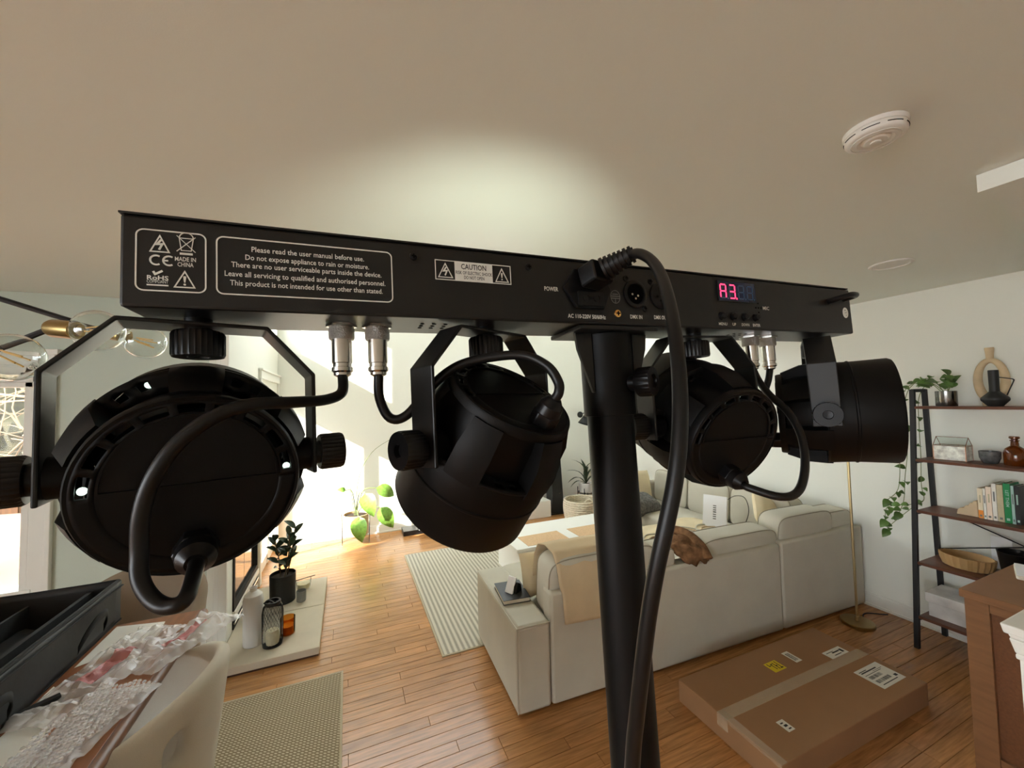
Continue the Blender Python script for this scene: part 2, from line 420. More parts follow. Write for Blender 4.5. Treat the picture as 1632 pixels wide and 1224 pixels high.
# left wall: chimney section, glass door bay, high window
G0, GM0, GM1, G1 = 4.46, 5.02, 5.08, 5.44
U0y, U1y, UZ0, UZ1 = 4.92, 5.40, 2.5, 3.31
DTOP = 1.78
wl = MB(); a, b = XL-.12, XL
wl.bb((a, YD, 1.02), (b, 4.38, TOP)); wl.bb((a, YD, -.06), (b, 3.5, 1.02)); wl.bb((a, 4.33, -.06), (b, 4.38, 1.02)); wl.bb((a, 3.5, -.06), (b, 4.33, .06))
wl.bb((a, 4.38, -.06), (b, G0, TOP)); wl.bb((a, G1, -.06), (b, YF, TOP))
wl.bb((a, G0, DTOP), (b, G1, UZ0)); wl.bb((a, G0, UZ1), (b, G1, TOP)); wl.bb((a, G0, UZ0), (b, U0y, UZ1)); wl.bb((a, U1y, UZ0), (b, G1, UZ1))
struct('wall_left', wl, 'wall_paint', smooth=0)
d1 = tag(MB().bb((XL-.08, GM0, .0), (XL-.02, GM1, DTOP)).build('door_1', 'white_trim', smooth=0, bevel=.004), kind='structure')
for n, (p, q) in enumerate([((XL-.07, G0, 0), (XL-.03, GM0, .1)), ((XL-.07, GM1, 0), (XL-.03, G1, .1))]): MB().bb(p, q).build('door_rail', 'white_trim', d1, smooth=0)
for p, q in [((XL-.053, G0, .1), (XL-.047, GM0, DTOP)), ((XL-.053, GM1, .1), (XL-.047, G1, DTOP))]: MB().bb(p, q).build('glass_pane', 'window_glass', d1, smooth=0)
tr = MB(); tr.bb((XL, 4.39, 0), (XL+.02, G0, 2.05)); tr.bb((XL, G1, 0), (XL+.02, 5.48, 2.05)); tr.bb((XL, 4.37, 1.97), (XL+.025, 5.49, 2.05)); tr.bb((XL, 4.36, 2.05), (XL+.04, 5.495, 2.07))
struct('trim_1', tr, 'white_trim', smooth=0, bevel=.004)
w2 = tag(MB().bb((XL-.07, U0y, UZ0), (XL-.05, U1y, UZ0+.03)).bb((XL-.07, U0y, UZ1-.03), (XL-.05, U1y, UZ1)).build('window_2', 'white_trim', smooth=0), kind='structure')
MB().bb((XL-.063, U0y, UZ0+.03), (XL-.057, U1y, UZ1-.03)).build('glass_pane', 'window_glass', w2, smooth=0)
# dining wall with its window
WX0, WX1, WZ0, WZ1 = -2.75, -1.78, .62, 1.88
wd = MB(); a, b = YD, YD+.12
wd.bb((-3.6, a, -.06), (WX0, b, CEIL)); wd.bb((WX1, a, -.06), (XL-.12, b, CEIL)); wd.bb((WX0, a, -.06), (WX1, b, WZ0)); wd.bb((WX0, a, WZ1), (WX1, b, CEIL))
struct('wall_dining', wd, 'wall_grey', smooth=0)
w1 = tag(MB().bb((WX1-.035, a-.02, WZ0), (WX1, a+.09, WZ1)).bb((WX0, a-.02, WZ0), (WX0+.035, a+.09, WZ1)).bb((WX0, a-.02, WZ1-.03), (WX1, a+.09, WZ1)).bb((WX0, a-.03, WZ0-.03), (WX1+.02, a+.09, WZ0+.01)).build('window_1', 'white_trim', smooth=0, bevel=.003), kind='structure')
MB().bb((WX0+.035, a+.05, WZ0+.01), (WX1-.035, a+.056, WZ1-.03)).build('glass_pane', 'window_glass', w1, smooth=0)
cs = MB(); cs.bb((WX1, a-.024, .56), (WX1+.075, a, 2.07)); cs.bb((WX1+.075, a-.034, .56), (WX1+.1, a, 2.07)); cs.bb((WX0-.1, a-.024, 1.88), (WX1+.1, a, 1.95)); cs.bb((WX0-.1, a-.03, 1.97), (WX1+.1, a, 2.05)); cs.bb((WX0-.1, a-.045, 2.05), (WX1+.12, a, 2.085)); cs.bb((WX0-.1, a-.016, 1.94), (WX1+.09, a, 1.98))
struct('trim_2', cs, 'white_trim', smooth=0, bevel=.003)
struct('trim_3', MB().bb((-.86, YD-.014, 0), (-.785, YD, 2.44)).bb((-.83, YD-.022, 0), (-.78, YD+.0, 2.44)), 'white_trim', smooth=0, bevel=.003)
def base_board(name, p, q, nrm):
    m = MB(); n = V(nrm)
    for h0, h1, t in ((0, .085, .014), (.085, .105, .01), (.0, .02, .024)):
        lo = [min(p[i], q[i]) for i in (0, 1)]; hi = [max(p[i], q[i]) for i in (0, 1)]
        A = [lo[0], lo[1], h0]; B = [hi[0], hi[1], h1]
        for i in (0, 1):
            if n[i] > 0: B[i] += t*n[i]
            elif n[i] < 0: A[i] += t*n[i]
        m.bb(A, B)
    struct(name, m, 'white_trim', smooth=0, bevel=.002)
base_board('baseboard_right', (XR, -2.6), (XR, YF-.03), (-1, 0, 0))
base_board('baseboard_far', (XL+.03, YF), (XR-.03, YF), (0, -1, 0))
base_board('baseboard_dining', (-3.6, YD), (-.9, YD), (0, -1, 0))

# ------------------------------------------------------------------ outside
gm = MB().bb((-14, -8, -.3), (XL-.5, 14, -.2)); struct('ground', gm, 'ground_tan', smooth=0)
def gr(u, v):
    x = -9+7.3*u; yy = 3.6+2.4*v
    return (x, yy, .12+.42*v+.10*noise.noise((x*1.3, yy*1.7, 0))+.14*math.sin(x*1.1))
tag(MB().grid(gr, 40, 16).build('ground_tarp', 'ground_tan', solid=.02), 'sunlit tan tarp heaped on the ground outside the window', 'tarp')
fr = thing('garden_fence', 'brown vertical plank fence in the garden beyond the window', 'fence', (-3.2, 6.6, -.2))
pm = MB().bb((-.065, -.012, 0), (.065, .012, 1.35)); pme = bpy.data.meshes.new('plank'); pme.from_pydata(pm.v, [], pm.f); pme.materials.append(MATS['fence_wood'])
for i in range(42): link_mesh('fence_plank', pme, fr, Matrix.Translation((-6.6+i*.14, 6.6+.01*(i % 3), -.2)))
MB().bb((-6.7, 6.62, .2), (-.8, 6.66, .3)).build('rail', 'fence_wood', fr, smooth=0)
hd = MB()
def hf(u, v): return (-9+9*u, 9.6+.4*noise.noise((u*20, v*9, 3)), -.2+4.6*v)
hd.grid(hf, 60, 24); tag(hd.build('hedge', 'hedge_dark', solid=.05), 'dark brown hedge behind the tangle of bare twigs', 'hedge')
tw = MB(); r2 = random.Random(11)
for i in range(230):
    p = V((r2.uniform(-6.2, -2.2), r2.uniform(7.4, 8.3), r2.uniform(.6, 3.2))); d = V((r2.uniform(-1, 1), r2.uniform(-.3, .3), r2.uniform(-.5, 1))).normalized()
    pts = [p]
    for k in range(5): d = (d+V((r2.uniform(-.45, .45), r2.uniform(-.25, .25), r2.uniform(-.45, .35)))).normalized(); pts.append(pts[-1]+d*.26)
    R = r2.uniform(.009, .02); tw.tube(pts, lambda t, R=R: R*(1-.7*t), 5)
tag(tw.build('bramble_twigs', 'twig'), 'tangle of pale bare twigs outside the dining window', 'twigs', kind='stuff')
bt = thing('bare_tree', 'bare leafless tree outside the glass door', 'tree', (-4.7, 3.2, -.2)); tm = MB()
def branch(p, d, L, r, n):
    pts = [p]
    for k in range(4): d = (d+V((r2.uniform(-.22, .22), r2.uniform(-.22, .22), r2.uniform(-.1, .2)))).normalized(); pts.append(pts[-1]+d*L/4)
    tm.tube(pts, lambda t: r*(1-.5*t), 6)
    if n:
        for k in range(3): branch(pts[2+k % 3], (d+V((r2.uniform(-1, 1), r2.uniform(-1, 1), r2.uniform(-.3, .8)))).normalized(), L*.7, r*.5, n-1)
branch(V((-4.7, 3.2, -.2)), V((.02, .02, 1)), 2.7, .05, 4)
tm.build('branches', 'twig', bt)

# ------------------------------------------------------------------ ceiling fittings
sdr = thing('smoke_detector', 'white round smoke detector on the ceiling', 'smoke detector', (1.365, .572, CEIL-.05))
def at(x, y, z): return Matrix.Translation((x, y, z))
D = at(1.365, .572, CEIL)
MB(D).lathe([(.070, 0), (.070, -.009), (.068, -.012)], 40).build('base_plate', 'detector_white', sdr)
MB(D).lathe([(.066, -.012), (.067, -.0125), (.067, -.026), (.064, -.031), (.060, -.0335), (.040, -.0365), (.034, -.033), (.031, -.033), (.025, -.038), (.0, -.039)], 40).build('cover', 'detector_white', sdr)
sl = MB(D)
for k in range(8):
    a0 = k*PI/4
    sl.tube([(.0675*math.cos(a0+j*.08), .0675*math.sin(a0+j*.08), -.0215) for j in range(8)], .0012, 5)
sl.build('vent_slots', 'pit_black', sdr)
rg = MB(D)
for rr in (.053, .046): rg.tube([(rr*math.cos(j*PI/20), rr*math.sin(j*PI/20), -.0352+.0006*(rr < .05)) for j in range(41)], .0012, 6)
rg.build('cover_ridges', 'detector_white', sdr)
MB(D).lathe([(.012, -.037), (.012, -.041), (.010, -.042)], 20).build('test_button', 'detector_white', sdr)
dl = thing('recessed_downlight', 'white recessed ceiling downlight, switched off', 'downlight', (2.88, 1.175, CEIL-.01))
D = at(2.88, 1.175, CEIL-.001)
MB(D).lathe([(.098, 0), (.096, -.006), (.082, -.009), (.076, -.003)], 40, caps=False).build('trim_ring', 'detector_white', dl)
MB(D).lathe([(.077, -.0035), (.03, -.005), (.0, -.005)], 40).build('lens', 'detector_white', dl)

# ------------------------------------------------------------------ the light bar rig
BAR = Matrix(((.99952, .02312, -.02051, .261772), (-.02237, .99908, .03649, .323455), (.02133, -.03601, .99912, 1.776286), (0, 0, 0, 1)))
BL, BH, BD = .8, .0645, .066
lb = thing('light_bar', 'black metal light bar with printed warnings, sockets and a red digital display', 'light bar', BAR @ V((0, BD/2, 0)))
MB(BAR).bb((-BL/2, 0, 0), (BL/2, BD, BH-.0012)).build('housing', 'bar_black', lb, smooth=0, bevel=.0022)
MB(BAR).bb((-BL/2-.0006, -.0008, BH-.0012), (BL/2-.004, BD+.0008, BH+.0004)).build('lid', 'bar_black', lb, smooth=0, bevel=.0005)
FACE = BAR @ frame((0, -.0002, 0), (1, 0, 0), (0, 0, 1), (0, -1, 0))
def rrect(x0, z0, x1, z1, r, n=6):
    out = []
    for cx, cz, a in ((x1-r, z1-r, 0), (x0+r, z1-r, PI/2), (x0+r, z0+r, PI), (x1-r, z0+r, 1.5*PI)):
        for k in range(n+1): out.append((cx+r*math.cos(a+PI/2*k/n), cz+r*math.sin(a+PI/2*k/n)))
    return out
def arc(cx, cz, r, a0, a1, n=14, rx=1): return [(cx+rx*r*math.cos(math.radians(a0+(a1-a0)*k/n)), cz+r*math.sin(math.radians(a0+(a1-a0)*k/n))) for k in range(n+1)]
def tri(mb, cx, z0, w, h, sw): mb.stroke([(cx-w/2, z0), (cx+w/2, z0), (cx, z0+h)], sw, closed=True)
def bolt(mb, cx, cz, s): mb.stroke([(cx+.1*s, cz+.5*s), (cx-.2*s, cz+.05*s), (cx+.18*s, cz+.1*s), (cx-.05*s, cz-.45*s)], .16*s)
def bang(mb, cx, cz, s):
    mb.prism([(cx-.05*s, cz-.12*s), (cx+.05*s, cz-.12*s), (cx+.12*s, cz+.42*s), (cx+.08*s, cz+.5*s), (cx-.08*s, cz+.5*s), (cx-.12*s, cz+.42*s)], 0, .0003)
    mb.prism(arc(cx, cz-.32*s, .1*s, 0, 330, 10), 0, .0003)
def TX(mb, t, cx, cz, size, width=None, bold=0): put_text(mb, t, size, Matrix.Translation((cx, cz, .0003)), width, bold=bold)
# symbols panel
b1 = MB(FACE); b1.stroke(rrect(-.391, .0115, -.3527, .0535, .0042), .0009, closed=True)
tri(b1, -.3784, .0386, .0102, .0112, .0008); bolt(b1, -.3784, .0434, .0075)
b1.stroke([(-.3678, .0496), (-.3666, .0408), (-.361, .0408), (-.3598, .0496)], .0005, closed=True); b1.stroke(arc(-.3638, .0496, .0040, 0, 180, 8), .0006)
b1.stroke([(-.3692, .0512), (-.3586, .0400)], .0005); b1.stroke([(-.3586, .0508), (-.3692, .0400)], .0005); b1.prism([(-.3674, .0378), (-.3602, .0378), (-.3602, .0392), (-.3674, .0392)], 0, .0003)
b1.stroke(arc(-.3803, .0327, .0032, 55, 305), .0011); b1.stroke(arc(-.3733, .0327, .0032, 55, 305), .0011); b1.stroke([(-.3764, .0327), (-.3738, .0327)], .0010)
TX(b1, 'MADE IN', -.3642, .0344, .0042, .0118, .00006); TX(b1, 'CHINA', -.3642, .0306, .0042, .009, .00006)
b1.stroke([(-.3818, .0248), (-.3808, .0228), (-.3768, .0254)], .0013)
TX(b1, 'RoHS', -.3794, .0202, .0042, .0116, .0001); TX(b1, 'COMPLIANT', -.3794, .0176, .0030, .0116); b1.stroke([(-.3852, .0153), (-.3736, .0153)], .0009)
tri(b1, -.3646, .0147, .0112, .0112, .0008); bang(b1, -.3646, .0190, .0072)
tag(b1.build('symbol_print', 'print_white', lb, smooth=0), 'white outlined panel of safety symbols')
b2 = MB(FACE); b2.stroke(rrect(-.3463, .0116, -.2268, .0534, .0042), .0009, closed=True)
for t, x0, x1, z in (('Please read the user manual before use.', -.3252, -.2481, .0457), ('Do not expose appliance to rain or moisture.', -.3291, -.2445, .0394), ('There are no user serviceable parts inside the device.', -.3376, -.235, .0334), ('Leave all servicing to qualified and authorised personnel.', -.3417, -.2323, .0265), ('This product is not intended for use other than stated.', -.3384, -.2344, .0199)):
    TX(b2, t, (x0+x1)/2, z, .0056, x1-x0, .00005)
tag(b2.build('instruction_print', 'print_white', lb, smooth=0), 'white outlined panel with five lines of instructions')
cp = MB(FACE); cp.prism([(-.1737, .0342), (-.1388, .0342), (-.1388, .0508), (-.1737, .0508)], 0, .0002); cp.stroke([(-.1906, .0341), (-.1211, .0341), (-.1211, .0511), (-.1906, .0511)], .0007, closed=True)
tri(cp, -.1820, .0362, .0122, .0122, .0008); bolt(cp, -.1820, .0414, .0078); tri(cp, -.1297, .0358, .0122, .0122, .0008); bang(cp, -.1297, .0404, .0074)
cp = tag(cp.build('caution_label', 'print_white', lb, smooth=0), 'white CAUTION electric shock label')
ct = MB(FACE); TX(ct, 'CAUTION', -.1562, .0468, .0068, .0232, .0001); TX(ct, 'RISK OF ELECTRIC SHOCK', -.1562, .0413, .0042, .0336, .00006); TX(ct, 'DO NOT OPEN', -.1562, .0372, .0042, .0186, .00006)
ct.build('caution_lettering', 'print_black', cp, smooth=0)
pt = MB(FACE); TX(pt, 'POWER', -.0796, .0324, .0058, .0150, .0001); TX(pt, 'AC 110-220V 50/60Hz', -.0410, .0068, .0056, .0440, .0001); TX(pt, 'DMX IN', .0196, .0088, .0058, .0155, .0001); TX(pt, 'DMX OUT', .0528, .0094, .0058, .0190, .0001)
for t, x, w in (('MENU', .1450, .0135), ('UP', .1633, .0060), ('DOWN', .1825, .0130), ('ENTER', .2015, .0130)): TX(pt, t, x, .0055, .0048, w, .00006)
TX(pt, 'MIC', .2215, .0276, .0062, .0115, .0001)
pt.build('socket_lettering', 'print_white', lb, smooth=0)
def screw(x, z, r=.0035, m='gloss_black'):
    s_ = MB(FACE); s_.lathe([(r, 0), (r*.92, .001), (r*.5, .0017), (0, .0017)], 16, at(x, z, 0)); o = s_.build('screw', m, lb)
    c_ = MB(FACE); c_.stroke([(x-r*.55, z), (x+r*.55, z)], r*.28, .0015, .0021); c_.stroke([(x, z-r*.55), (x, z+r*.55)], r*.28, .0015, .0021); c_.build('cross_slot', 'pit_black', o, smooth=0)
for x, z in ((-.2087, .0521), (-.1023, .0522), (.0099, .0498), (.0316, .0185), (.0422, .0488), (.0655, .0185), (-.0168, .0352)): screw(x, z)
screw(-.0039, .0116, .0042, 'gold_screw')
# mains inlet with fuse drawer
il = MB(FACE); il.prism([(-.0672, .0345), (-.0544, .0538), (-.0215, .0538), (-.0120, .0345), (-.0215, .0148), (-.0535, .0148)], 0, .0035)
il = il.build('power_inlet', 'gloss_black', lb, smooth=0, bevel=.0008)
MB(FACE).prism(rrect(-.0525, .0168, -.0225, .0312, .001, 2), .0035, .005).build('fuse_drawer', 'rubber_black', il, smooth=0, bevel=.0004)
MB(FACE).stroke(rrect(-.0470, .0215, -.0405, .0275, .0025, 4), .0007, .005, .0056, True).stroke(rrect(-.0345, .0215, -.0280, .0275, .0025, 4), .0007, .005, .0056, True).stroke([(-.0405, .0258), (-.0345, .0258)], .0007, .005, .0056).stroke([(-.0405, .0234), (-.0345, .0234)], .0007, .005, .0056).build('fuse_symbol', 'gloss_black', il, smooth=0)
for x, z, male in ((.0198, .0335, True), (.0544, .0336, False)):
    xm = MB(FACE); xm.lathe([(.0146, 0), (.0146, .002), (.0136, .0026), (.0112, .0026), (.0110, .0006)], 36, at(x, z, 0), caps=False); xo = xm.build('signal_socket', 'gloss_black', lb)
    MB(FACE).lathe([(.0112, .0007), (.0, .0007)], 30, at(x, z, 0), caps=False).build('socket_well', 'pit_black' if male else 'gloss_black', xo)
    for dx, dz in ((-.0055, -.001), (.0035, -.0025), (-.0005, -.0065)):
        MB(FACE).lathe([(.0012, .0008), (.0012, .0022 if male else .0011), (0, .0024 if male else .0011)], 10, at(x+dx*.8, z+dz*.8, 0)).build('pin', 'nickel' if male else 'pit_black', xo)
if True:
    lg = MB(FACE); lg.stroke(arc(-.0052, .0292, .0068, 0, 340, 22, .85), .0006, closed=True)
    for dz, w in ((.0028, .007), (.0006, .0105), (-.0016, .0105)): lg.stroke([(-.0052-w/2, .0292+dz), (-.0052+w/2, .0292+dz)], .0008)
    lg.stroke([(-.0052, .0276), (-.0052, .0226)], .0007); lg.build('embossed_mark', 'print_grey', lb, smooth=0)
# display
dp = MB(FACE); dp.prism([(.1408, .0336), (.2028, .0336), (.2020, .0568), (.1406, .0568)], 0, .0018); dp = tag(dp.build('display', 'screen_blue', lb, smooth=0), 'blue-black four digit display reading A3')
MB(FACE).stroke([(.1402, .0332), (.2032, .0332), (.2024, .0572), (.1402, .0572)], .0007, 0, .0022, True).build('display_frame', 'bar_black', dp, smooth=0)
def seg(x, z, w, h, k):
    t = .0015; e = .0007; hw, hh = w/2, h/2
    P = {'a': [(x-hw+e, z+hh), (x+hw-e, z+hh)], 'g': [(x-hw+e, z), (x+hw-e, z)], 'd': [(x-hw+e, z-hh), (x+hw-e, z-hh)], 'f': [(x-hw, z+e), (x-hw, z+hh-e)], 'b': [(x+hw, z+e), (x+hw, z+hh-e)], 'e': [(x-hw, z-hh+e), (x-hw, z-e)], 'c': [(x+hw, z-hh+e), (x+hw, z-e)]}
    return P[k], t
for i, lit in enumerate(('abcefg', 'abcdg', '', '')):
    x = .1482+i*.0149; z = .0448
    for k in 'abcdefg':
        P, t = seg(x, z, .0088, .0160, k); on = k in lit
        MB(FACE).stroke(P, t if on else t*.8, .0018, .0021).build('lit_segment' if on else 'dark_segment', 'seg_red' if on else 'seg_dim', dp, smooth=0)
    MB(FACE).prism(arc(x+.0068, z-.0082, .0011, 0, 330, 10), .0018, .0021).build('lit_point' if i == 1 else 'dark_point', 'seg_red' if i == 1 else 'seg_dim', dp, smooth=0)
for x in (.1444, .1630, .1819, .2012):
    MB(FACE).lathe([(.0052, 0), (.0050, .0008), (.0042, .0008), (.0040, .0034), (.0033, .0040), (0, .0040)], 20, at(x, .0152, 0)).build('button', 'gloss_black', lb)
mh = MB(FACE)
for dx, dz in ((0, 0), (.0046, 0), (-.0046, 0), (0, .0056), (0, -.0056)): mh.prism(arc(.2082+dx, .0277+dz, .0011, 0, 330, 10), 0, .0002)
mh.build('microphone_holes', 'pit_black', lb, smooth=0)
MB(FACE).prism(arc(.3848, .0292, .0074, 0, 345, 24, .82), 0, .0003).build('inspection_sticker', 'print_white', lb, smooth=0)
st = MB(FACE); st.stroke([(.3822, .0318), (.3838, .0334), (.3856, .0322)], .0006, .0003, .0005); st.stroke([(.3826, .0286), (.3872, .0300)], .0006, .0003, .0005); st.stroke([(.3848, .0250), (.3872, .0256)], .0006, .0003, .0005); st.build('sticker_marks', 'print_grey', lb, smooth=0)
sr = MB(BAR); sr.tube([(.350, .004, .043), (.350, -.008, .044), (.353, -.016, .046), (.364, -.020, .048), (.378, -.018, .049), (.384, -.010, .049), (.384, .004, .048)], .0038, 10, 6)
sr.build('safety_loop', 'gloss_black', lb)
vh = MB(BAR @ frame((0, 0, -.0002), (1, 0, 0), (0, -1, 0), (0, 0, -1)))
for x0 in (-.200, .19):
    for i in range(3):
        for j in range(3): vh.prism(arc(x0+i*.0105, -.022-j*.0085, .0019, 0, 330, 8), 0, .0002)
vh.build('vent_holes', 'pit_black', lb, smooth=0)

# the stand: pole in a collar with side gussets
sp = thing('lighting_stand', 'black tubular lighting stand pole carrying the light bar', 'stand', BAR @ V((.003, .035, -1.70)))
A = BAR @ at(.003, .035, 0)
MB(A).lathe([(.0250, -1.45), (.0250, -.09)], 40).build('pole', 'lamp_black', sp)
MB(A).lathe([(.0272, -.0935), (.0280, -.093), (.0280, -.006), (.0272, -.005)], 40).build('collar', 'lamp_black', sp)
MB(A).bb((-.052, -.034, -.005), (.046, .030, -.0005)).build('mounting_plate', 'bar_black', sp, smooth=0, bevel=.001)
for s_ in (-1, 1):
    MB(A @ frame((0, -.012, 0), (1, 0, 0), (0, 0, 1), (0, -1, 0))).prism([(s_*.026, -.005), (s_*.046, -.005), (s_*.044, -.022), (s_*.028, -.068), (s_*.026, -.068)][::s_], -.002, .002).build('gusset', 'bar_black', sp, smooth=0, bevel=.0005)
kd = V((.44, -.898, 0)); MB(A).cyl(kd*.026+V((0, 0, -.060)), kd*.036+V((0, 0, -.060)), .0085).build('knob_shank', 'gloss_black', sp)
MB(A).knob(kd*.036+V((0, 0, -.060)), kd*.052+V((0, 0, -.060)), .0155, 26, .5).build('clamp_knob', 'gloss_black', sp)
MB(A).lathe([(.034, -1.1), (.034, -1.02), (.030, -1.015)], 24).build('tripod_hub', 'gloss_black', sp)
for k in range(3):
    a_ = k*2*PI/3+.5; c_, s2 = math.cos(a_), math.sin(a_)
    MB(A).tube([(.03*c_, .03*s2, -1.05), (.52*c_, .52*s2, -1.735+.03*c_*0)], .011, 10).build('leg', 'lamp_black', sp)

# par lights
D0, WY, RR, LR, RF, LF = .1088, .0759, .0588, .0504, .0694, .0756
def ring_slots(mb, M, r0, r1, rh0, rh1, nseg, hole, z):
    """flat ring in the local xz plane at depth z with slots left open where hole(i) is true"""
    def fn(u, v):
        r = (r0, rh0, rh1, r1)[round(v*3)]; a = 2*PI*u; return (r*math.cos(a), z, r*math.sin(a))
    mb.grid(fn, nseg, 3, lambda i, j: j == 1 and hole(i), M)
def par(x, pan, tilt, label, cable, con, leds=()):
    H = BAR @ at(x, .033, -.0)
    th = thing('par_light', label, 'stage light', H @ V((0, 0, -D0)), group='stage lights hung under the bar')
    u = V((math.cos(pan), math.sin(pan), 0)); a0 = V((-math.sin(pan), math.cos(pan), 0)); z = V((0, 0, 1))
    a = a0*math.cos(tilt)+z*math.sin(tilt); n = u.cross(a)
    Y = BAR @ frame((x, .033, -D0), u, a0, z); L = BAR @ frame((x, .033, -D0), u, a, n)
    # bracket
    pts = [(-WY, -.016), (-WY, .066), (-.043, D0-.006), (.043, D0-.006), (WY, .066), (WY, -.016)]
    yk = MB(Y); t = .003; w = .0155
    P = [V(p) for p in pts]; out = []
    for i, p in enumerate(P):
        t1 = (P[i]-P[i-1]).normalized() if i else (P[1]-P[0]).normalized(); t2 = (P[i+1]-P[i]).normalized() if i < 5 else t1
        tt = (t1+t2).normalized(); nn = V((-tt.y, tt.x)); c = nn.dot(V((-t1.y, t1.x))); out.append((p+nn*t/2/c, p-nn*t/2/c))
    vs = []; fs = []
    for o_, i_ in out:
        for q in (o_, i_):
            for yy in (-w, w): vs.append((q.x, yy, q.y))
    for i in range(5):
        k = i*4; fs += [(k, k+4, k+5, k+1), (k+2, k+3, k+7, k+6), (k, k+2, k+6, k+4), (k+1, k+5, k+7, k+3)]
    fs += [(0, 1, 3, 2), (20, 22, 23, 21)]
    yo = yk.add(vs, fs).build('yoke', 'bar_black', th, smooth=0, bevel=.001)
    MB(Y).cyl((0, 0, D0), (0, 0, D0-.014), .009).build('spacer', 'gloss_black', yo)
    MB(Y).knob((0, 0, D0-.010), (0, 0, D0-.029), .0168, 30, .42).build('top_knob', 'gloss_black', yo)
    for s_ in (-1, 1):
        MB(Y).cyl((s_*.060, 0, 0), (s_*(WY-.002), 0, 0), .0135, n=24).build('pivot_boss', 'lamp_black', yo)
        MB(Y).cyl((s_*(WY+.002), 0, 0), (s_*(WY+.008), 0, 0), .010, n=20).build('knob_shank', 'gloss_black', yo)
        MB(Y).knob((s_*(WY+.006), 0, 0), (s_*(WY+.025), 0, 0), .0155, 30, .36).build('side_knob', 'gloss_black', yo)
    # housing: inner drum, rear cap, flange, barrel, lugs
    LL = L @ Matrix.Rotation(-PI/2, 4, 'X')     # lathe z runs along the lamp axis
    dr = MB(LL).lathe([(.050, -LR+.004), (.054, -.030), (.0565, .002)], 48, caps=False).build('drum', 'lamp_black', th)
    MB(LL).lathe([(.046, -LR+.010), (.0, -LR+.010)], 40, caps=False).build('inner_plate', 'pit_black', dr)
    rc = MB(L); ns = 144
    ring_slots(rc, None, .0455, .0560, .0482, .0535, ns, lambda i: i < 73 and (i % 8) not in (0, 1) , -LR)
    rc = rc.build('rear_cap', 'lamp_black', th, solid=.003, off=0)
    MB(LL).lathe([(.0556, -LR-.0014), (.0578, -LR-.0018), (RR, -LR), (RR+.0005, -LR+.006), (.0555, -LR+.008)], 64, caps=False).build('rim', 'lamp_black', rc)
    MB(LL).lathe([(.0456, -LR-.0014), (.0, -LR-.0014)], 48, caps=False).build('rear_plate', 'lamp_black', rc)
    half = [(.0445*math.cos(PI*k/30), .0445*math.sin(PI*k/30)) for k in range(31)]
    MB(L @ frame((0, -LR-.0014, .002), (1, 0, 0), (0, 0, 1), (0, -1, 0))).stroke([(p[0], max(p[1], 0)) for p in half], .0012, 0, .0012, True).build('plate_step', 'lamp_black', rc, smooth=0)
    fg = MB(L); hb = set()
    for k in range(6):
        c = 20*k+10+ (120/12 if False else 0)
        for q in (-7, -3, 1, 5): hb |= {(c+q) % 120, (c+q+1) % 120}
    ring_slots(fg, None, .0555, .0715, .0615, .0668, 120, lambda i: ((i+5) % 120) in hb and (((i+5) % 20) not in (0,)), .001)
    fg = fg.build('flange', 'lamp_black', th, solid=.0025)
    bl = MB(LL).lathe([(.0700, .001), (.0712, .004), (RF, .030), (RF+.0005, LF-.003), (RF-.001, LF), (RF-.004, LF), (RF-.004, LF-.012)], 72, caps=False).build('barrel', 'lamp_black', th)
    MB(LL).lathe([(RF-.0042, LF-.012), (.0, LF-.010)], 48, caps=False).build('lens', 'grey_glass', bl)
    MB(LL).lathe([(RF+.0002, .030), (RF+.0012, .031), (RF+.0012, .0325), (RF+.0002, .0335)], 72, caps=False).build('barrel_seam', 'lamp_black', bl)
    for k in range(6):
        ca = math.radians(30+60*k); lgm = MB(L); hw = math.radians(12.5)
        def lug(uu, vv):
            an = ca-hw+2*hw*vv
            r, yy = ((.056, -LR+.007), (.0612, -LR+.005), (.0705, -.022), (.0725, .0), (.0725, .006), (.064, .006))[round(uu*5)]
            return (r*math.cos(an), yy, r*math.sin(an))
        lgm.grid(lug, 5, 5)
        for an in (ca-hw, ca+hw):
            pr = [(r*math.cos(an), yy, r*math.sin(an)) for r, yy in ((.050, -LR+.007), (.0612, -LR+.005), (.0705, -.022), (.0725, .0), (.0725, .006), (.050, .006))]
            lgm.add(pr, [tuple(range(6)) if an > ca else tuple(reversed(range(6)))])
        lgm.build('lug', 'lamp_black', th, smooth=25)
    for rr_, an_, yy_ in leds:
        MB(LL).lathe([(.0024, 0), (.0021, .0015), (0, .002)], 12, at(rr_*math.cos(math.radians(an_)), -rr_*math.sin(math.radians(an_)), yy_) @ Matrix.Rotation(PI, 4, 'X')).build('led_chip', 'lens_led', bl)
    # cable with gland and plug
    g0 = L @ V((0, -LR+.001, -.040)); g1 = L @ V((0, -LR-.012, -.040)); g2 = L @ V((0, -LR-.026, -.040))
    cable = list(cable[:-1])+[g2+(g2-g1)*.45, g2]
    cb = MB().tube(cable, .0042, 12, 6).build('cable', 'rubber_black', th, smooth=60)
    gl = MB(); gl.cyl(g0, g1, .0125, n=6); gl.build('gland_nut', 'gloss_black', cb, smooth=20, bevel=.001)
    gl = MB(); gl.cyl(g1, g1+(g2-g1)*.55, .0115, .0105, 20); gl.cyl(g1+(g2-g1)*.55, g2, .0105, .0058, 20); gl.build('gland', 'gloss_black', cb)
    C0 = BAR @ at(con, .033, 0)
    cn = MB(C0); cn.lathe([(.0125, -.0005), (.0125, -.003), (.0105, -.0035)], 6); cn.build('connector_flange', 'nickel', cb, smooth=20)
    MB(C0).lathe([(.0098, -.0035), (.0104, -.005), (.0104, -.0125), (.0096, -.014)], 28).build('knurled_ring', 'knurl', cb)
